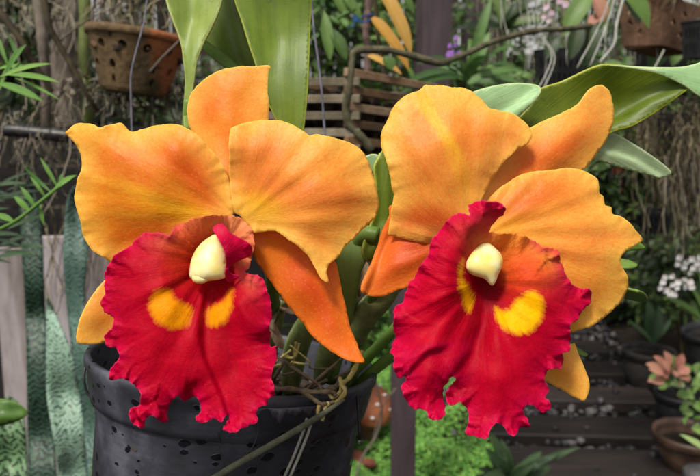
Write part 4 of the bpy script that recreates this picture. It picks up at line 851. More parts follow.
leafplant('narrow_leaved_plant', 'green sprig with narrow leaves slanting up to the left petal', 'plant', P(-30, 250, .85),
    [L((54, 190), (76, 175), .78, 8, bend=.3), L((52, 193), (23, 166), .79, 4, bend=-.5), L((58, 188), (40, 157), .8, 4, bend=.5), L((60, 186), (62, 173), .79, 3.5), L((30, 212), (14, 196), .8, 6), L((36, 208), (20, 186), .8, 5), L((40, 204), (44, 226), .79, 4), L((14, 222), (-6, 214), .8, 7), L((46, 198), (30, 176), .81, 3.5, bend=.6)],
    M_GRASSY, [([(-40, 248, .82), (0, 229, .80), (20, 218, .79), (45, 198, .78), (62, 184, .78)], .0022)])
dk = []
for i in range(30):
    x_, y_ = rnd.uniform(-30, 26), rnd.uniform(180, 262); a = rnd.uniform(-.9, .6)
    dk.append(L((x_ - 18, y_ + 6), (x_ + rnd.uniform(14, 30), y_ - 20 * math.sin(a)), rnd.uniform(.9, 1.1), rnd.uniform(3.5, 6), bend=rnd.uniform(.2, .7)))
leafplant('narrow_leaved_plant', 'dark green feathery foliage at the left edge above the boards', 'plant', P(-30, 300, 1.0), dk, M_DKLEAF, [([(-40, 300, 1.0), (-20, 240, 1.0), (-4, 190, 1.0)], .002)])
LK = 0.85
M_BIGL = n_leaf('glossy_green_leaf', lin(74, 112, 44), lin(104, 146, 66), lin(150, 180, 100), rough=.38)
LK = .74
bl = empty('broad_leaved_plant', P(-60, 440, .8), 'broad glossy green leaf end at the lower left edge', 'plant')
sheet('leaf', [(-60, 412), (-30, 398), (-5, 398), (12, 401), (22, 406), (28, 413), (20, 420), (6, 425), (-20, 430), (-50, 432)], [(-60, 420, 0), (28, 413, -3), (0, 412, 6), (-5, 398, -2), (0, 427, -2)], M_BIGL, bl, .8, step=3.5, folds=[([(-60, 418), (28, 413)], 3, 3, 12)], seed=71, thick=.001, origin=(-80, 415))
b = MB(); b.tube([P(-60, 418, .8), P(-80, 430, .8), P(-90, 520, .82)], .003, 7, smooth_n=4); b.build('stem', M_STALK, bl)

# ------------------------------------------------------------------ stems, trunks and branches
M_BARKD = rough_mat('dark_branch_bark', lin(48, 42, 30), lin(88, 78, 56), 60, lin(120, 112, 88), bumpd=.002, stretch=(1, 1, .4))
M_BARKL = rough_mat('lichen_branch_bark', lin(66, 62, 44), lin(116, 112, 86), 70, lin(164, 164, 140), bumpd=.003)
M_GSTEM = rough_mat('green_cane', lin(84, 96, 44), lin(124, 136, 70), 20, rough=.5, bumpd=.001)
M_GREYB = rough_mat('grey_bark', lin(92, 82, 72), lin(142, 130, 118), 30, lin(176, 166, 152), bumpd=.004, stretch=(1, 1, .3))
def branch(name, label, cat, pts, r, mat, sides=9, wob=.15):
    b = MB(); ph = rnd.random() * 9
    b.tube([P(*p) for p in pts], lambda t: (r[0] + (r[1] - r[0]) * t) * (1 + wob * n1(t * 14, ph) + wob * .7 * n1(t * 40, ph)), sides, smooth_n=9)
    return tag(b.build(name, mat), label, cat)
branch('gnarled_branch', 'gnarled lichen spotted branch bending over the slatted basket', 'branch', [(372, 150, 1.06), (360, 136, 1.05), (349, 125, 1.045), (346, 108, 1.04), (350, 84, 1.03), (352, 62, 1.03), (354, 53, 1.03), (364, 50, 1.03), (386, 50, 1.03), (412, 56, 1.04), (438, 63, 1.05), (448, 61, 1.06), (468, 53, 1.08), (490, 43, 1.1), (520, 34, 1.12), (545, 30, 1.14), (566, 29, 1.16), (590, 26, 1.2)], (.0066, .0046), M_BARKL, 12, .22)
branch('bare_branch', 'dark bare branch slanting down from the top left corner', 'branch', [(-20, -12, 1.3), (4, 18, 1.3), (22, 42, 1.3), (36, 66, 1.32), (52, 92, 1.34)], (.0085, .005), M_BARKD)
branch('bare_branch', 'brown bare branch slanting down toward the left petal', 'branch', [(40, -20, 1.25), (46, 8, 1.25), (50, 28, 1.25), (60, 46, 1.26), (74, 70, 1.27), (88, 96, 1.28), (98, 112, 1.3)], (.0072, .0045), M_BARKD)
branch('upright_cane', 'brown knotted cane standing between two slanting branches', 'cane', [(36, -20, 1.5), (40, 15, 1.5), (43, 45, 1.5), (46, 80, 1.52), (46, 130, 1.55)], (.013, .011), M_GREYB)
branch('upright_cane', 'olive green upright cane just left of the terracotta basket', 'cane', [(84, -20, 1.6), (85, 20, 1.6), (84, 60, 1.6), (88, 100, 1.62), (88, 150, 1.65)], (.0145, .012), M_GSTEM, 12, .06)
branch('tree_trunk', 'grey bark trunk in the upper left behind the canes', 'trunk', [(66, -30, 2.4), (68, 20, 2.4), (64, 70, 2.42), (70, 140, 2.45), (72, 300, 2.5)], (.045, .055), M_GREYB, 16, .12)
for i, (lb, pts, r) in enumerate([('thin grey branch crossing above the terracotta basket', [(60, 40, 1.45), (88, 20, 1.42), (120, 4, 1.4), (140, -14, 1.4)], .0022),
        ('thin dark twig among the roots below the terracotta basket', [(96, 116, 1.35), (120, 96, 1.33), (150, 88, 1.33), (176, 70, 1.33)], .0022),
        ('thin curved twig right of the terracotta basket', [(150, 72, 1.1), (162, 58, 1.1), (176, 44, 1.1), (190, 30, 1.12)], .0025)]):
    branch('twig', lb, 'twig', pts, (r, r * .6), M_GREYB, 6)
M_BROWNSTEM = rough_mat('reddish_rough_stem', lin(84, 62, 56), lin(136, 112, 104), 90, lin(160, 140, 130), bumpd=.004)
branch('rough_stem', 'reddish rough stem behind the blue tie above the basket', 'stem', [(372, -20, 1.5), (368, 10, 1.5), (366, 30, 1.5), (367, 50, 1.5), (368, 80, 1.5)], (.009, .0075), M_BROWNSTEM, 9, .3)
M_BLUE = rough_mat('blue_tie', lin(18, 70, 140), lin(40, 104, 176), 60, rough=.4)
b = MB(); b.tube([P(374, 14, 1.47), P(362, 17, 1.46), P(356, 20, 1.46), P(364, 22, 1.46), P(376, 18, 1.47)], .002, 6, smooth_n=5); b.tube([P(362, 20, 1.46), P(354, 15, 1.46), P(354, 26, 1.46), P(348, 27, 1.46)], .0014, 6, smooth_n=4)
b.box(P(357, 19, 1.46), (.011, .002, .008), tone=.8)
tag(b.build('plastic_tie', M_BLUE), 'bright blue plastic tie round the rough stem', 'tie')

# ------------------------------------------------------------------ hanging wires
M_WIRE = rough_mat('grey_wire', lin(92, 90, 108), lin(140, 138, 156), 120, rough=.4, bumpd=.0004, spec=.6)
for lb, pts, r in (('grey wire hanging past the front of the terracotta basket', [(150, -20, .80), (147, 0, .80), (144, 22, .80), (136, 52, .80), (131, 75, .80), (131, 100, .80), (132, 135, .80), (133, 160, .80)], .0011),
                   ('grey wire hanging between the tall leaf and the slatted basket', [(310, -20, .72), (311, 0, .72), (314, 30, .72), (318, 60, .72), (322, 95, .72), (325, 135, .72), (328, 170, .72)], .0012)):
    b = MB(); b.tube([P(*p) for p in pts], r, 8, smooth_n=6); tag(b.build('hanging_wire', M_WIRE), lb, 'wire')

# ------------------------------------------------------------------ perforated clay baskets
def perforated(name, W, H, holes, fmap, thick, mat, parent, step):
    def rs_(x0, y0, x1, y1):
        n_ = max(1, int(max(abs(x1 - x0), abs(y1 - y0)) / step)); return [(x0 + (x1 - x0) * i / n_, y0 + (y1 - y0) * i / n_) for i in range(n_)]
    o = rs_(0, 0, W, 0) + rs_(W, 0, W, H) + rs_(W, H, 0, H) + rs_(0, H, 0, 0)
    pts = [Vector(p) for p in o]; E = [(i, (i + 1) % len(o)) for i in range(len(o))]; polys = []
    for hp in holes:
        s0 = len(pts); pts += [Vector(p) for p in hp]; E += [(s0 + i, s0 + (i + 1) % len(hp)) for i in range(len(hp))]; polys.append(np.array(hp))
    gx, gy = np.meshgrid(np.arange(step, W, step), np.arange(step, H, step)); g = np.c_[gx.ravel(), gy.ravel()]
    for pl in polys:
        d, _, _ = seg_dist(g, pl); g = g[(~inside(g, pl)) & (d > step * .4)]; 
    g = g[(g[:, 0] < W - step * .4) & (g[:, 1] < H - step * .4)]
    pts += [Vector(p) for p in g]
    v, _, f, _, _, _ = delaunay_2d_cdt(pts, E, [], 0, 1e-7)
    v = np.array([tuple(p) for p in v]); cen = np.array([v[list(q)].mean(0) for q in f]); keep = np.ones(len(f), bool)
    for pl in polys: keep &= ~inside(cen, pl)
    b = MB(); b.add([fmap(a, c) for a, c in v], [tuple(q) for q, k in zip(f, keep) if k])
    ob = b.build(name, mat, parent); me = ob.data
    import bmesh
    bm = bmesh.new(); bm.from_mesh(me); bmesh.ops.remove_doubles(bm, verts=bm.verts, dist=1e-5); bmesh.ops.delete(bm, geom=[q for q in bm.verts if not q.link_faces], context='VERTS'); bmesh.ops.recalc_face_normals(bm, faces=bm.faces); bm.to_mesh(me); bm.free()
    me.polygons.foreach_set('use_smooth', [False] * len(me.polygons))
    s = ob.modifiers.new('t', 'SOLIDIFY'); s.thickness = thick; s.offset = 0
    return ob
LK = 0.62
M_TERRA = rough_mat('stained_terracotta', lin(96, 84, 60), lin(130, 106, 74), 16, lin(200, 120, 80), rough=.75, bumpd=.003)
LK = .74
_n = NT('terracotta_lit_side_tint'); _p = _n.coord(); _z = _n.noise(_p, 16, 6, .62); _f = _n.noise(_p, 110, 3, .6)
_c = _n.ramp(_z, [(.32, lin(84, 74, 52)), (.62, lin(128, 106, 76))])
_m = _n.mapr(_n.math('ADD', _n.sep(_p)[0], _n.math('MULTIPLY', _z, .06)), -.345, -.325, 0, .6)  # right side tinted orange by position, standing in for light falling on it
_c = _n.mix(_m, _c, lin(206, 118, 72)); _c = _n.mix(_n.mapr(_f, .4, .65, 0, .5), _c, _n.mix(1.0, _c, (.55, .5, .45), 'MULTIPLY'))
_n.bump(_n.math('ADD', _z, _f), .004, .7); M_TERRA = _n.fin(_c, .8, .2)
tc = PV(138, 40, 1.30); tr = 47 * 1.30 / FPX; th = .096
tq = Vector((0, 0, 1)).rotation_difference(Vector((.13, .05, 1)).normalized()).to_matrix()
tb = empty('terracotta_basket', tc - Vector((0, 0, th)), 'brown terracotta orchid basket with round holes, hanging at the upper left', 'basket')
PW = 2 * math.pi * tr
def tmap(a, c):
    w = a / tr - math.pi / 2 - math.pi; rr = tr * (.66 + .34 * c / th) * (1 + .01 * mnoise.noise(Vector((a * 30, c * 30, 0))))
    oct_ = 1 - .035 * (1 - math.cos(8 * w)) / 2
    q = tq @ Vector((rr * oct_ * math.cos(w), rr * oct_ * math.sin(w), c - th)); return tc + q
hs_ = []
for k in range(12):
    a0 = (k + .5) / 12 * PW
    for zz, off in ((.42, 0), (.78, .5)):
        x_ = (a0 + off * PW / 12) % PW
        if .01 < x_ < PW - .01: hs_.append([(x_ + .0085 * math.cos(t), zz * th + .0085 * math.sin(t)) for t in np.linspace(0, 2 * math.pi, 14, endpoint=False)])
    if k % 2: hs_.append([(a0 + .006 * math.cos(t), .16 * th + .008 * math.sin(t)) for t in np.linspace(0, 2 * math.pi, 12, endpoint=False)])
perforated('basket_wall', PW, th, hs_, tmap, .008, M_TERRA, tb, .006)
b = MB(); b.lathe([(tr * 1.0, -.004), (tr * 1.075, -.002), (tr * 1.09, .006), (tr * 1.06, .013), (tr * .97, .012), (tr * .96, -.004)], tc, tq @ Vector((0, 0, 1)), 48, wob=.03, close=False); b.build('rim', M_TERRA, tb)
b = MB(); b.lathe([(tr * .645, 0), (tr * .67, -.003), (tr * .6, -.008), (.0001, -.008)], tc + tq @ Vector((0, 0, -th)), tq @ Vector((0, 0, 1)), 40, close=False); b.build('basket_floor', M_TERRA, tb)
M_FIBRE = rough_mat('coir_fibre', lin(52, 40, 32), lin(96, 76, 58), 60, lin(130, 100, 76), bumpd=.004, tone=.7)
random.seed(11); b = MB()
for i in range(160):
    a = rnd.uniform(0, 6.28); q_ = tr * .88 * math.sqrt(rnd.random()); b.blob(tc + tq @ Vector((q_ * math.cos(a), q_ * math.sin(a), rnd.uniform(-.03, .012))), rnd.uniform(.008, .018), .5, 1.5, (1, 1, .7), sub=1, smooth=False)
tag(b.build('bark_chips', M_FIBRE), 'brown bark filling the terracotta basket', 'bark', kind='stuff')
# square clay pot with diamond holes
M_CLAY2 = rough_mat('pale_rough_clay', lin(100, 74, 58), lin(146, 112, 88), 14, lin(176, 142, 116), rough=.85, bumpd=.004)
s2 = .145; h2 = .115; sc_ = PV(661, 4, 1.75)
sp_ = empty('clay_basket', sc_ - Vector((0, 0, h2)), 'square clay basket with diamond holes hanging at the upper right', 'basket')
def smap(a, c):
    s_ = a / s2; k = int(min(3, s_)); t = (s_ - k) - .5; tp = .80 + .20 * c / h2
    cx = [(t, -.5), (.5, t), (-t, .5), (-.5, -t)][k]
    w = .45; x_, y_ = cx[0] * s2 * tp, cx[1] * s2 * tp
    return sc_ + Vector((x_ * math.cos(w) - y_ * math.sin(w), x_ * math.sin(w) + y_ * math.cos(w), c - h2)) + Vector((0, 0, -.16 * (x_ * math.cos(w) - y_ * math.sin(w))))
hd = []
for k in range(4):
    for (u, v) in ((.25, .5), (.5, .72), (.75, .5), (.5, .28)):
        x_, y_ = (k + u) * s2, v * h2; hd.append([(x_ + .012, y_), (x_, y_ + .011), (x_ - .012, y_), (x_, y_ - .011)])
perforated('basket_wall', 4 * s2, h2, hd, smap, .009, M_CLAY2, sp_, .0085)
b = MB(); b.box(sc_ + Vector((0, 0, -h2 - .002)), (s2 * .78, s2 * .78, .008), rot=[[math.cos(.45), -math.sin(.45), 0], [math.sin(.45), math.cos(.45), 0], [-.15, 0, 1]]); b.build('basket_floor', M_CLAY2, sp_)
# small black net pots
def netpot(px, py, D, w, h, label, yaw=.3, dens=5):
    c = PV(px, py, D); W_ = w * D / FPX; H_ = h * D / FPX
    r_ = empty('net_pot', c - Vector((0, 0, H_)), label, 'pot')
    def m(a, z_c):
        s_ = a / W_; k = int(min(3, s_)); t = (s_ - k) - .5; tp = .82 + .18 * z_c / H_
        cx = [(t, -.5), (.5, t), (-t, .5), (-.5, -t)][k]; x_, y_ = cx[0] * W_ * tp, cx[1] * W_ * tp
        return c + Vector((x_ * math.cos(yaw) - y_ * math.sin(yaw), x_ * math.sin(yaw) + y_ * math.cos(yaw), z_c - H_))
    hh = []
    for k in range(4):
        for i in range(dens):
            for j in range(2):
                x0 = (k + (i + .35) / dens) * W_; x1 = (k + (i + .75) / dens) * W_; y0 = H_ * (.12 + .42 * j); y1 = y0 + H_ * .28
                hh.append([(x0, y0), (x1, y0), (x1, y1), (x0, y1)])
    perforated('pot_wall', 4 * W_, H_, hh, m, .003, M_BLK, r_, W_ / 7)
    b = MB()
    for k in range(4):
        a0, a1 = m(k * W_, H_), m(min(4 * W_ - 1e-6, (k + 1) * W_ - 1e-6), H_); b.tube([a0, a1], .0035, 6)
    b.build('rim', M_BLK, r_)
    b = MB(); b.box(c - Vector((0, 0, H_ * .55)), (W_ * .74, W_ * .74, H_ * .8), rot=[[math.cos(yaw), -math.sin(yaw), 0], [math.sin(yaw), math.cos(yaw), 0], [0, 0, 1]], tone=.2); b.build('filling', M_FIBRE, r_)
    for s_ in (-1, 1):
        b = MB(); b.tube([c + Vector((s_ * W_ * .45, 0, 0)), c + Vector((0, 0, W_ * 1.6)), c + Vector((0, 0, 3.2 - c.z))], .0009, 5); b.build('hanger_wire', M_WIRE, r_)
    return r_
netpot(662, 113, 2.3, 34, 26, 'black net pot hanging among brown roots on the right', .35)
netpot(654, 211, 2.7, 27, 21, 'black net pot hanging behind the right petal tip', .1)
netpot(703, 22, 1.6, 28, 36, 'black net pot cut by the upper right edge', .2)
netpot(660, 53, 2.0, 36, 22, 'dark net pot hanging below the square clay basket', .2)
netpot(560, 50, 2.2, 36, 40, 'dark net pot half hidden behind the arching leaf', .4)

# slatted wooden basket
LK = 0.95
M_SLAT = rough_mat('weathered_slat', lin(84, 66, 48), lin(134, 104, 76), 20, lin(150, 128, 104), rough=.8, bumpd=.003, tone=.6)
M_SLATG = rough_mat('greyed_slat', lin(84, 78, 64), lin(128, 118, 98), 20, lin(150, 142, 126), rough=.8, bumpd=.003, tone=.6)
LK = .74
bc = PV(352, 72, 1.16); yaw = R(-14); ex = Vector((math.cos(R(38)), math.sin(R(38)), -.10)).normalized(); ey = Vector((-math.cos(R(10)), math.sin(R(10)), 0))
sb = empty('slatted_basket', bc - Vector((0, 0, .11)), 'square slatted wooden basket hanging behind the two blooms', 'basket')
Ls = .21
for k in range(5):
    z0 = bc.z - .002 - k * .029
    for j in (0, 1):
        for (e, o_, mt, dz) in ((ex, ey, M_SLAT, 0), (ey, ex, M_SLATG, -.0145)):
            a0 = bc + o_ * (Ls * .93 * j) - e * .014; a0.z += z0 + dz - bc.z; a1 = a0 + e * (Ls + .01); mid = (a0 + a1) / 2
            ln = (a1 - a0).length; o2 = Vector((0, 0, 1)).cross(e).normalized(); o3 = e.cross(o2)
            b = MB(); b.box(mid, (ln, .013, .0142), rot=[[e.x, o2.x, o3.x], [e.y, o2.y, o3.y], [e.z, o2.z, o3.z]], bev=.0012, tone=rnd.random()); b.build('slat', mt, sb)
for j in range(5):
    a0 = bc + ey * (Ls * (.12 + .17 * j)); a0.z += - .002 - 4.6 * .029; a1 = a0 + ex * Ls; e = ex; o2 = Vector((0, 0, 1)).cross(e)
    b = MB(); b.box((a0 + a1) / 2, (Ls, .02, .008), rot=[[e.x, o2.x, 0], [e.y, o2.y, 0], [0, 0, 1]], bev=.001, tone=rnd.random()); b.build('slat', M_SLAT, sb)
b = MB(); cc = bc + ex * Ls * .5 + ey * Ls * .47 + Vector((0, 0, -.075))
for i in range(200): b.blob(cc + ex * rnd.uniform(-.085, .085) + ey * rnd.uniform(-.08, .08) + Vector((0, 0, rnd.uniform(-.05, .045))), rnd.uniform(.008, .018), .5, 1.5, tone=rnd.random() * .5, sub=1, smooth=False)
tag(b.build('fibre_filling', M_FIBRE), 'dark fibre filling inside the slatted wooden basket', 'fibre', kind='stuff')

# orchid in the slatted basket with yellowed leaves
LK = 0.85
M_YEL = leaf_mat('yellowed_leaf', lin(196, 134, 44), lin(226, 168, 72), lin(236, 190, 100), trans=.3)
LK = .92
M_MID = leaf_mat('mid_green_leaf', lin(58, 92, 36), lin(98, 132, 58), lin(126, 158, 84), trans=.25)
M_VANDA = leaf_mat('strap_leaf', lin(52, 86, 40), lin(92, 128, 66), lin(130, 164, 96), trans=.25)
LK = .74
M_DARKG = leaf_mat('dark_green_leaf', lin(26, 44, 18), lin(60, 86, 34), lin(104, 130, 56), trans=.2)
M_BROWNL = leaf_mat('dull_olive_leaf', lin(44, 48, 24), lin(84, 92, 48), lin(122, 126, 74), trans=.15)
leafplant('basket_orchid', 'plant with yellowed hanging leaves standing in the slatted basket', 'plant', P(385, 75, 1.3),
    [L((378, -16), (412, 54), 1.25, 15, bend=.5, shape=.7) + (M_YEL,), L((372, 18), (410, 70), 1.24, 13, bend=.5, shape=.5) + (M_YEL,), L((368, 56), (402, 74), 1.22, 9, bend=.4, shape=.5) + (M_YEL,),
     L((374, 12), (392, 32), 1.27, 12, bend=.8) + (M_MID,), L((396, -14), (414, 14), 1.27, 10, bend=.5) + (M_MID,), L((344, 14), (336, -16), 1.3, 16), L((356, 8), (336, 18), 1.3, 12, bend=.6), L((330, 60), (324, 10), 1.35, 12), L((346, 60), (330, 28), 1.35, 14), L((392, 70), (384, 56), 1.2, 14), L((398, 66), (412, 40), 1.3, 14), L((340, -6), (362, 20), 1.3, 12)],
    M_MID, [([(385, 80, 1.28), (380, 50, 1.27), (376, 16, 1.26), (374, -20, 1.25)], .004)], M_BARKD)
LK = .74
# strap-leaved plants, top centre
vl = []
for i in range(15):
    a = R(-175 + 170 * i / 14) + rnd.uniform(-.1, .1); ln = rnd.uniform(40, 84)
    vl.append(L((468, 84), (468 + ln * math.cos(a), 84 + ln * .75 * math.sin(a) + 8), 1.75 + rnd.uniform(-.1, .2), rnd.uniform(9, 14), bend=rnd.uniform(.4, 1.1), shape=.6, D1=1.7 + rnd.uniform(-.25, .3)))
leafplant('strap_leaved_plant', 'strap leaved green orchid fanning out behind the upright petal', 'plant', P(468, 110, 1.8), vl, M_VANDA, [([(468, 120, 1.75), (468, 84, 1.75), (470, 40, 1.78)], .006)], M_MID)
vl = []
for i in range(11):
    a = R(-170 + 160 * i / 10); ln = rnd.uniform(36, 70)
    vl.append(L((505, 30), (505 + ln * math.cos(a), 30 + ln * .8 * math.sin(a) + 6), 2.3, rnd.uniform(9, 14), bend=rnd.uniform(.5, 1.2), shape=.6, D1=2.2 + rnd.uniform(-.2, .3)))
leafplant('strap_leaved_plant', 'darker strap leaved plant at the top right of the slim post', 'plant', P(505, 60, 2.3), vl, M_DARKG, [([(505, 80, 2.3), (505, 30, 2.3)], .006)], M_MID)
leafplant('hanging_leafy_plant', 'glossy green leaves hanging from the top edge on the right', 'plant', P(600, -20, 1.5),
    [L((592, -10), (563, 36), 1.4, 20, bend=.5), L((616, -14), (650, 28), 1.38, 26, bend=.5), L((604, -12), (600, 30), 1.5, 18, bend=.4) + (M_DARKG,), L((620, -10), (640, 24), 1.45, 20, bend=.3) + (M_DARKG,), L((580, 24), (570, 60), 1.6, 16, bend=.4) + (M_DARKG,), L((596, 22), (584, 66), 1.62, 18, bend=.4) + (M_DARKG,), L((650, 70), (668, 40), 1.9, 20, bend=.4), L((672, 66), (684, 30), 1.9, 16, bend=.4), L((560, 36), (545, 60), 1.6, 14, bend=.4) + (M_DARKG,)],
    M_MID, [([(610, -40, 1.5), (600, -10, 1.5), (590, 20, 1.55), (586, 50, 1.6)], .003)], M_BARKD)
LK = 0.85
M_PINKL = leaf_mat('salmon_leaf', lin(176, 104, 90), lin(214, 150, 130), lin(226, 170, 140), trans=.3)
LK = .74
leafplant('salmon_leaf_sprig', 'salmon coloured dry leaf between green hanging leaves', 'leaf', P(596, -10, 1.45), [L((594, -4), (603, 22), 1.45, 18, bend=.4), L((600, 16), (588, 26), 1.45, 12, bend=.4)], M_PINKL, [([(592, -30, 1.46), (594, -4, 1.45)], .0015)], M_BARKD)

# ------------------------------------------------------------------ aerial roots
M_RGREY = rough_mat('grey_roots', lin(70, 62, 48), lin(128, 118, 98), 80, lin(176, 166, 146), bumpd=.001, tone=1.3)
LK = .58
M_RBROWN = rough_mat('brown_roots', lin(74, 64, 46), lin(136, 122, 92), 80, lin(186, 172, 140), bumpd=.001, tone=1.3)
LK = 0.75
M_RWHITE = rough_mat('white_roots', lin(170, 172, 160), lin(214, 216, 206), 80, bumpd=.001)
LK = .74
def roots(label, x0, x1, y0, y1, D, n_, mat, r=(.0012, .003), sway=7, dd=.12, name='aerial_roots', curl=0., seed=1, yv=.3):
    g = random.Random(seed); b = MB()
    for i in range(n_):
        x_ = g.uniform(x0, x1); ya = y0 + g.uniform(0, yv) * (y1 - y0); yb = ya + (y1 - ya) * g.uniform(.4, 1); D_ = D + g.uniform(-dd, dd)
        m = max(4, int((yb - ya) / 9)); pts = []; vx = g.uniform(-1, 1); x2 = x_; vy = (yb - ya) / m; y2 = ya
        for k in range(m + 1):
            pts.append(P(x2, y2, D_)); vx = vx * .7 + g.uniform(-1, 1) * .6; x2 += vx * sway * .6; y2 += vy * (1 + curl * g.uniform(-2.2, .8)); D_ += g.uniform(-.012, .012)
        rr = g.uniform(*r); b.tube(pts, lambda t, rr=rr: rr * (1 - .5 * t), 5, tone=g.random(), smooth_n=3)
    return tag(b.build(name, mat), label, 'roots')
roots('grey tangled roots hanging under the terracotta basket', 60, 195, 76, 150, 1.42, 130, M_RGREY, sway=13, curl=.8, seed=2, r=(.0007, .0028))
roots('grey roots trailing over the black rail on the left', -10, 84, 96, 250, 1.55, 80, M_RGREY, sway=12, curl=.7, seed=3, r=(.0006, .002))
roots('pale dry roots clinging to the whitewashed boards', 22, 108, 200, 350, 1.88, 34, M_RBROWN, sway=7, curl=.3, seed=4, r=(.001, .0022), dd=.02)
roots('dim grey roots filling the upper left corner', -10, 130, -20, 130, 2.0, 90, M_RGREY, sway=14, curl=.9, seed=5, r=(.0008, .003), dd=.3)
roots('fine roots spilling from the top of the terracotta basket', 96, 178, -20, 46, 1.36, 46, M_RBROWN, sway=14, curl=.6, seed=6, r=(.001, .003), dd=.06)
roots('brown root curtain hanging on the right side', 638, 712, 98, 262, 2.05, 190, M_RBROWN, sway=9, curl=.5, seed=7, r=(.0007, .0026), dd=.2)
roots('long whitish roots hanging at the top behind the arching leaf', 490, 700, -24, 84, 2.1, 44, M_RWHITE, sway=4, seed=8, r=(.001, .0022), dd=.4, yv=.1)
roots('grey green root clump at the right edge above white blossoms', 660, 714, 150, 262, 1.9, 60, M_RGREY, sway=6, seed=9, r=(.001, .0028), dd=.08)
roots('thin dull roots among leaves behind the strap leaved plants', 476, 600, -20, 92, 2.7, 50, M_RGREY, sway=5, seed=10, r=(.0012, .003), dd=.3)
roots('root tangle spilling over the square clay basket', 612, 690, -16, 22, 1.66, 46, M_RBROWN, sway=12, curl=.5, seed=12, r=(.001, .0026), dd=.05)
for i, (lb, pts, r) in enumerate([('pair of straight white roots crossing before the dark net pot', [[(616, -20), (600, 24), (577, 68)], [(620, -20), (607, 24), (590, 66)]], .0016), ('thick pale root bending down to the arching leaf', [[(626, -10), (617, 22), (614, 44), (600, 62)]], .0028),
        ('zigzag white root pair left of the hanging leaves', [[(548, 16), (538, 32), (552, 56), (538, 90)], [(552, 20), (542, 34), (555, 58), (543, 90)]], .0014), ('white twig rising from behind the arching leaf', [[(652, 72), (660, 58), (664, 50)]], .0016)]):
    b = MB()
    for q_ in pts: b.tube([P(a, c, 1.34) for a, c in q_], r, 6, smooth_n=5)
    tag(b.build('aerial_root', M_RWHITE), lb, 'root')

# ------------------------------------------------------------------ background shrubs
def shrub(label, px, py, D, rx, ry, n_, ls, mat, seed, rd=None, cat='shrub', name='shrub', droop=.6, stem=True, asp=.42):
    """crown centre at (px,py,D); rx, ry in photo pixels."""
    g = random.Random(seed); c = P(px, py, D); RX, RY = rx * D / FPX, ry * D / FPX; RD = rd or RX * .6
    r_ = empty(name, (c[0], c[1], 0), label, cat); b = MB(); clumps = [(g.gauss(0, .5), g.gauss(0, .5), g.gauss(0, .5)) for _ in range(14)]
    for i in range(n_):
        q_ = clumps[g.randrange(14)]; u = [q_[k] + g.gauss(0, .24) for k in range(3)]
        m = math.sqrt(sum(v * v for v in u)); 
        if m > 1.15: u = [v / m * 1.1 for v in u]
        p = np.array([c[0] + u[0] * RX, c[1] + u[1] * RD, c[2] + u[2] * RY])
        d = np.array([u[0] + g.gauss(0, .6), u[1] * .4 - .3 + g.gauss(0, .5), g.gauss(-droop * .3, .5)]); s_ = ls * g.uniform(.6, 1.4)
        b.leaf(p, d, (g.gauss(0, .4), -.5 + g.gauss(0, .4), 1), s_, s_ * asp, curl=g.uniform(.2, 1.0) * droop, fold=.35, nl=4, nw=1, tone=g.random())
    b.build('foliage', mat, r_)
    if stem:
        for k in range(3):
            t = MB(); q_ = clumps[k]; t.tube([(c[0] + .03 * k, c[1], 0), (c[0] + q_[0] * RX * .3, c[1], c[2] * .5), (c[0] + q_[0] * RX, c[1] + q_[1] * RD, c[2] + q_[2] * RY)], lambda t_: .012 * (1.2 - t_), 6, smooth_n=5); t.build('stem', M_BARKD, r_)
    return r_
S = shrub
S('dark leafy shrub in the far upper left corner', 20, 40, 4.2, 110, 120, 900, .09, M_DARKG, 1)
S('dull olive shrub behind the terracotta basket', 150, 60, 4.4, 120, 110, 1000, .09, M_BROWNL, 2)
S('dark shrub behind the tall orchid leaf', 290, 50, 4.0, 90, 110, 800, .09, M_DARKG, 3)
S('mid green bush behind the slatted basket', 360, 20, 3.8, 70, 90, 800, .08, M_MID, 4)
S('olive bush between the two dark posts', 450, 60, 4.1, 60, 100, 700, .08, M_MID, 5)
S('dark bush right of the slim post', 530, 40, 4.4, 80, 110, 900, .08, M_DARKG, 6)
S('light green bush at the top right behind hanging roots', 600, 15, 5.2, 100, 90, 1700, .07, M_VANDA, 7)
S('dull olive bush at the right edge', 680, 110, 4.6, 80, 130, 1100, .08, M_BROWNL, 8)
S('dark glossy bush beside the reddish clay pot', 613, 186, 1.98, 26, 46, 330, .045, M_DARKG, 9, stem=False)
S('dull bush low behind the right petal', 600, 240, 4.2, 70, 60, 700, .08, M_BROWNL, 10)
S('dark low bush at the right edge behind the white blossoms', 690, 270, 3.6, 50, 50, 600, .07, M_DARKG, 11)
S('small dark bush above the ground cover between the blooms', 378, 325, 3.6, 32, 40, 500, .05, M_MID, 12)
S('dark low bush behind the path end', 590, 290, 4.9, 60, 34, 600, .07, M_BROWNL, 13)
S('dark low bush behind the empty path planks on the right', 655, 300, 4.3, 50, 30, 500, .07, M_DARKG, 14)
S('olive leaf cluster behind the root curtain on the right', 655, 150, 2.9, 56, 80, 520, .07, M_BROWNL, 26, stem=False, name='hanging_fern', cat='plant')
S('dark leafy mass behind the grey roots at the upper left', 70, 90, 2.9, 90, 70, 800, .07, M_DARKG, 27, stem=False, name='hanging_fern', cat='plant')
S('dark bush beyond the left edge of the garden', -190, 120, 4.6, 130, 150, 900, .1, M_DARKG, 28)
S('olive bush beyond the right edge of the garden', 860, 120, 4.6, 130, 150, 900, .1, M_BROWNL, 29)
S('dim bush under the left boards behind the orchid pot', 200, 230, 4.0, 120, 110, 900, .09, M_BROWNL, 15)
S('dim bush behind the pot between the blooms', 330, 200, 4.4, 90, 120, 900, .09, M_DARKG, 16)
S('dim bush behind the right bloom', 470, 220, 4.6, 90, 110, 800, .09, M_DARKG, 17)
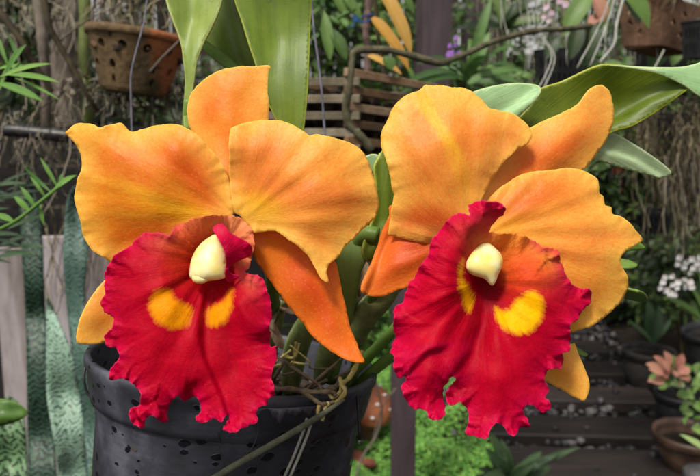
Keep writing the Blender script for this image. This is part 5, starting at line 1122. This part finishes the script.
S('fresh green bush high in the centre left of the broad post', 335, -10, 3.0, 50, 50, 420, .06, M_VANDA, 21, stem=False, name='hanging_fern', cat='plant')
S('fresh green leaf cluster under the gnarled branch on the right', 560, 90, 2.6, 60, 34, 420, .06, M_MID, 22, stem=False, name='hanging_fern', cat='plant')
S('green leaf cluster at the top right edge beside the clay basket', 690, 30, 2.6, 26, 44, 260, .07, M_VANDA, 23, stem=False, name='hanging_fern', cat='plant')
S('small green leaf cluster under the dark net pot on the right', 625, 120, 2.5, 40, 40, 260, .05, M_MID, 24, stem=False, name='hanging_fern', cat='plant')
S('green leaf cluster behind the bare branches at the upper left', 20, 30, 2.6, 50, 60, 330, .08, M_DARKG, 25, stem=False, name='hanging_fern', cat='plant')
LK = 1.0
M_LIGHT_GAP = rough_mat('light_gap_white', lin(176, 178, 190), lin(214, 216, 228), 6, rough=.7)
for i, (px, w_, lb) in enumerate(((99, .05, 'white strip added for the bright gap left of the terracotta basket'), (82, .02, 'thin white strip added for a bright gap between the canes, upper left'))):  # pale strips added in place of light coming through gaps
    c_ = P(px, 60, 3.2 + .1 * i); b = MB(); b.box((c_[0], c_[1], 1.25), (w_, .03, 2.7), bev=.002); tag(b.build('light_gap_strip', M_LIGHT_GAP), lb, 'gap strip')
LK = .74
# reddish clay pot behind the right petal
M_RCLAY = rough_mat('red_clay', lin(138, 74, 58), lin(172, 100, 80), 12, rough=.8)
c = PV(604, 150, 2.1); b = MB(); r_ = 26 * 2.1 / FPX
cp = empty('clay_pot', c - Vector((0, 0, .2)), 'reddish clay pot half hidden behind the right petal', 'pot')
b.lathe([(r_ * .7, -.19), (r_ * .97, -.03), (r_ * .92, -.03), (r_ * .6, -.17)], c, seg=40, close=False); b.build('pot_wall', M_RCLAY, cp)
b = MB(); b.lathe([(r_ * .98, -.032), (r_ * 1.08, -.03), (r_ * 1.1, 0), (r_ * .98, .003), (r_ * .93, -.03)], c, seg=40, close=False); b.build('rim', M_RCLAY, cp)
b = MB(); b.lathe([(r_ * .9, -.05), (.001, -.045)], c, seg=40, close=False); b.build('filling', M_FIBRE, cp)
for k in range(3):
    a = k * 2.1; b = MB(); b.tube([c + Vector((r_ * math.cos(a), r_ * math.sin(a), 0)), c + Vector((0, 0, .35)), c + Vector((0, 0, 3.1 - c.z))], .001, 5); b.build('hanger_wire', M_WIRE, cp)

# ------------------------------------------------------------------ blossoms
LK = 1.0
M_WFL = rough_mat('white_blossom', lin(206, 206, 204), lin(236, 236, 236), 50, rough=.6, bumpd=.0005, tone=.1)
M_RBR = rough_mat('brown_blossom_centre', lin(110, 60, 48), lin(150, 92, 70), 50, rough=.6)
M_PUR = rough_mat('violet_blossom', lin(150, 96, 190), lin(188, 138, 218), 50, rough=.6)
M_PNK = rough_mat('pink_blossom', lin(206, 168, 196), lin(228, 204, 222), 50, rough=.6)
LK = .74
def spray(name, label, stems, flowers, D, size, mat, cmat, group=None, seed=1):
    g = random.Random(seed); r_ = empty(name, P(stems[0][0][0], stems[0][0][1], D), label, 'blossoms', group)
    for st in stems:
        b = MB(); b.tube([P(a, c, D) for a, c in st], .0014, 6, smooth_n=5); b.build('stem', M_DKLEAF, r_)
    for (fx, fy) in flowers:
        c = P(fx, fy, D + g.uniform(-.03, .02)); b = MB(); s_ = size * g.uniform(.8, 1.2); a0 = g.uniform(-.3, .3)
        for k in range(2):
            a = a0 + (-.55 + 1.1 * k) - math.pi / 2; b.leaf(c, np.array([math.cos(a), -.3, math.sin(a)]), (0, -1, .2), s_, s_ * .85, curl=.4, fold=.2, nl=4, nw=1, tone=g.random())
        for k in range(3):
            a = a0 + math.pi / 2 + (k - 1) * 1.1; b.leaf(c, np.array([math.cos(a), -.2, math.sin(a)]), (0, -1, .2), s_ * .55, s_ * .3, curl=.3, fold=.2, nl=3, nw=1, tone=g.random(), mi=1 if k == 1 else 0)
        b.blob(c + np.array([0, -.002, 0]), s_ * .14, .1, mi=1, sub=1); b.build('blossom', [mat, cmat], r_)
    return r_
spray('white_flower_spray', 'spray of small white blossoms on the right, upper bunch', [[(712, 330), (708, 290), (694, 266), (680, 258)]], [(680, 256), (686, 261), (678, 263), (692, 258), (697, 262), (700, 256), (693, 267), (699, 268), (690, 272), (684, 266), (704, 262)], 1.95, .0135, M_WFL, M_RBR, seed=2)
spray('white_flower_spray', 'spray of small white blossoms on the right, lower bunch', [[(714, 340), (700, 296), (680, 280), (662, 282)], [(694, 290), (676, 278), (668, 272)]], [(663, 281), (660, 287), (667, 289), (672, 284), (678, 281), (684, 279), (690, 281), (686, 285), (677, 287), (670, 292), (674, 293), (692, 286), (665, 276), (672, 275)], 1.9, .0135, M_WFL, M_RBR, seed=3)
spray('violet_flower_spray', 'small violet blossoms beside the broad post', [[(458, 80), (456, 60), (452, 40), (454, 30)]], [(450, 45), (456, 44), (453, 52), (459, 52), (449, 53), (456, 37)], 1.6, .010, M_PUR, M_PUR, seed=4)
spray('pink_flower_spray', 'pale pink blossoms at the top edge above the gnarled branch', [[(575, -10), (560, 0), (548, 10), (544, 24)]], [(546, 6), (551, 12), (544, 16), (549, 20), (566, 3), (570, 7), (560, 0)], 1.7, .012, M_PNK, M_YEL, seed=5)
leafplant('strap_leaved_plant', 'arching strap leaves at the right edge under the white blossoms', 'plant', P(700, 330, 2.3), [L((712, 330), (690, 284), 2.2, 7, bend=.5, shape=.6), L((714, 330), (698, 268), 2.2, 8, bend=.4, shape=.6), L((708, 330), (694, 300), 2.2, 7, bend=.4, shape=.6), L((716, 330), (706, 280), 2.2, 9, bend=.4, shape=.6), L((704, 320), (664, 296), 2.4, 7, bend=.6, shape=.6), L((704, 320), (676, 306), 2.4, 7, bend=.6, shape=.6)], M_MID)

# ------------------------------------------------------------------ pots on the right
M_GREYPOT = rough_mat('dusty_black_pot', lin(40, 38, 38), lin(68, 64, 62), 20, lin(90, 86, 84), rough=.6, bumpd=.001)
M_BROWNPOT = rough_mat('glazed_brown_pot', lin(70, 52, 42), lin(110, 84, 68), 14, lin(138, 110, 92), rough=.45, bumpd=.001, spec=.5)
def roundpot(px, py, D, hw, h, label, mat, taper=.72, lip=.10, name='round_pot', ax=(0, 0, 1)):
    c = PV(px, py, D); r = hw * D / FPX; r_ = empty(name, c - Vector(ax) * h, label, 'pot')
    b = MB(); b.lathe([(r * taper * .9, -h), (r * taper, -h + .004), (r * .93, -.035), (r * .88, -.03), (r * (taper - .05), -h + .02)], c, ax, 56, close=False, wob=.01); b.build('pot_wall', mat, r_)
    b = MB(); b.lathe([(r * .94, -.038), (r * 1.0, -.036), (r * (1 + lip * .3), -.01), (r * 1.02, .0), (r * .95, .002), (r * .90, -.02), (r * .88, -.04)], c, ax, 56, close=False, wob=.01); b.build('rim', mat, r_)
    b = MB(); b.lathe([(r * .9, -.05), (r * .5, -.04), (.001, -.042)], c, ax, 30, close=False, wob=.03); b.build('soil', M_SOIL, r_)
    return c, r
g1 = ground(649, 385)
roundpot(649, 349, 3.17, 25, .20, 'dusty black round pot holding a small mottled plant', M_GREYPOT)
roundpot(714, 330, 2.75, 30, .24, 'dark blue black pot at the right edge under the white blossoms', M_BLK, ax=(-.12, 0, .99))
roundpot(680, 392, 2.75, 24, .17, 'dark pot holding the plant with pinkish leaves', M_BLK)
c, r = roundpot(690, 432, 2.38, 34, .14, 'brown bowl pot under the green round leaved plant', M_BROWNPOT, taper=.6)
b = MB(); b.blob(P(700, 478, 2.2), .05, .3, 1.2, (1, 1, .9), .6, sub=2); b.build('rock', M_GRAV); tag(bpy.data.objects['rock'], 'grey rounded rock in the lower right corner', 'rock')
leafplant('small_mottled_plant', 'mottled pointed leaves growing from the dusty black round pot', 'plant', P(650, 350, 3.17),
    [L((651, 344), (648, 300), 3.17, 13, bend=.2), L((653, 344), (660, 304), 3.15, 10, bend=.3), L((650, 344), (643, 312), 3.18, 8, bend=.3), L((652, 343), (628, 320), 3.15, 5, bend=.7), L((654, 343), (672, 318), 3.18, 5, bend=.6)], M_SN3 and M_DKLEAF)
pk = []
for i in range(44):
    a = rnd.uniform(0, 6.28); q_ = rnd.uniform(7, 27); pk.append(L((672 + q_ * .4 * math.cos(a), 376 + q_ * .4 * math.sin(a)), (670 + q_ * math.cos(a), 372 + q_ * .8 * math.sin(a)), 2.12 + rnd.uniform(-.05, .08), rnd.uniform(7, 10.5), bend=.5) + ((M_PINKL if rnd.random() < .5 else M_MID),))
leafplant('pink_leaved_plant', 'bushy plant with dull pink and green leaves on the right', 'plant', P(678, 392, 2.62), pk, M_PINKL, [([(680, 396, 2.6), (674, 384, 2.5), (668, 372, 2.44)], .003), ([(680, 396, 2.7), (682, 380, 2.65), (684, 366, 2.6)], .003)], M_BARKD)
LK = 0.95
M_LIGHTG = leaf_mat('light_round_leaf', lin(96, 138, 62), lin(150, 182, 104), lin(190, 212, 146), trans=.25)
LK = .74
gl = []
for i in range(60):
    x_, y_ = rnd.uniform(676, 716), rnd.uniform(366, 442); a = rnd.uniform(-2.8, -.4); q_ = rnd.uniform(9, 16); x_ += 6; gl.append(L((x_, y_), (x_ + q_ * math.cos(a), y_ + q_ * .6 * math.sin(a) + 3), 2.2 + rnd.uniform(-.06, .1), rnd.uniform(9, 15), bend=.5))
leafplant('round_leaved_plant', 'light green round leaved plant at the lower right edge', 'plant', P(696, 440, 2.3), gl, M_LIGHTG, [([(698, 450, 2.35), (694, 410, 2.25), (692, 385, 2.22)], .003), ([(702, 450, 2.35), (704, 410, 2.25), (702, 385, 2.22)], .003)], M_MID)
leafplant('strap_leaf_sprig', 'single long yellow green leaf reaching in low at the right edge', 'leaf', P(712, 452, 2.0), [L((716, 456), (680, 434), 2.0, 7, bend=.2, shape=.5)], M_LIGHTG)

# fern-like plant at the path's left edge
fl = []
for i in range(40):
    a = rnd.uniform(-3.1, 0); q_ = rnd.uniform(16, 48); fl.append(L((508, 484), (508 + q_ * math.cos(a), 482 + q_ * .95 * math.sin(a)), 2.0 + rnd.uniform(-.06, .06), rnd.uniform(8, 12), bend=rnd.uniform(.7, 1.5), shape=.2, D1=1.95 + rnd.uniform(-.15, .15)))
leafplant('ground_fern', 'dark green tongue leaved plant below the right bloom', 'plant', P(508, 484, 2.05), fl, leaf_mat('fern_leaf', lin(36, 58, 34), lin(64, 92, 56), lin(96, 124, 80), trans=.2))
# mushroom ornament
M_MUSH = rough_mat('painted_terracotta_cap', lin(150, 84, 56), lin(182, 112, 78), 14, lin(196, 132, 98), rough=.55, bumpd=.001)
mc = PV(370, 403, 2.62); mr = 27 * 2.62 / FPX
mu = empty('mushroom_ornament', (mc.x, mc.y, .04), 'terracotta mushroom ornament with white dots standing in the ground cover', 'ornament')
mq = Vector((.28, -.45, 1)).normalized(); b = MB()
b.lathe([(.001, .056), (mr * .35, .051), (mr * .65, .037), (mr * .88, .014), (mr, -.012), (mr * .98, -.022), (mr * .8, -.016), (mr * .3, -.01), (.001, -.01)], mc, mq, 40, close=False, wob=.03); b.build('cap', M_MUSH, mu)
b = MB(); b.tube([mc, (mc.x, mc.y + .01, .03)], lambda t: .028 + .014 * t, 16); b.build('stem', M_CLAY2, mu)
mqq = Vector((0, 0, 1)).rotation_difference(mq).to_matrix()
for a, t in ((-1.2, .45), (.3, .45), (-2.2, .75), (-.4, .8), (-1.5, .86), (2.0, .5), (3.3, .6), (1.2, .8)):
    rr = mr * t; zz = .056 - .050 * t ** 2.2
    b = MB(); b.blob(mc + mqq @ Vector((rr * math.cos(a), rr * math.sin(a), zz)), .0085, 0, scale=(1, 1, .5), sub=2); b.build('white_dot', M_WFL, mu)
M_BRICK = rough_mat('red_brick_bits', lin(120, 66, 50), lin(154, 92, 72), 30, rough=.85)
for i, (px, py, lb) in enumerate([(352, 458, 'red brick fragment lying in the ground cover near the pot'), (366, 466, 'small red brick fragment right of the pot bottom'), (422, 462, 'red brick fragment beside the middle post foot')]):
    q_ = ground(px, py, .05); b = MB(); b.blob((q_.x, q_.y, .06), .035, .5, 1.5, (1.2, .8, .5), sub=2, smooth=False); tag(b.build('brick_fragment', M_BRICK), lb, 'brick', 'brick bits in the ground cover')
a0, a1 = ground(428, 442, .07), ground(444, 453, .09); b = MB(); b.tube([a0, (a0 + a1) / 2 + Vector((0, 0, .004)), a1], .010, 8); tag(b.build('pale_stick', M_RWHITE), 'short pale stick lying in the ground cover right of the post', 'stick')
branch('thin_vine', 'thin grey vine drooping past the mushroom ornament', 'vine', [(366, 352, 1.6), (376, 385, 1.62), (382, 412, 1.64), (376, 436, 1.66), (362, 458, 1.68), (352, 490, 1.7)], (.003, .0025), M_GREYB, 6)
branch('thin_vine', 'thin grey twig leaning on the grey brown post', 'vine', [(396, 388, 1.9), (384, 404, 1.9), (378, 420, 1.92), (372, 444, 1.94)], (.0028, .002), M_GREYB, 6)

# ------------------------------------------------------------------ stand that carries the orchid pot
sc0 = PC - pax * 0.262
st_ = empty('plant_stand', (sc0.x, sc0.y, 0), 'plain wooden plant stand under the black orchid pot', 'stand')
b = MB(); b.box((sc0.x, sc0.y, sc0.z - .012), (.30, .30, .022), rot=[[pax.z, 0, pax.x], [0, 1, 0], [-pax.x, 0, pax.z]], bev=.003); b.build('stand_top', M_WOOD0, st_)
for sx in (-1, 1):
    for sy in (-1, 1):
        b = MB(); b.box((sc0.x + sx * .12, sc0.y + sy * .12, (sc0.z - .03 - sx * .012) / 2), (.03, .03, sc0.z - .03 - sx * .012)); b.build('leg', M_WOOD0, st_)
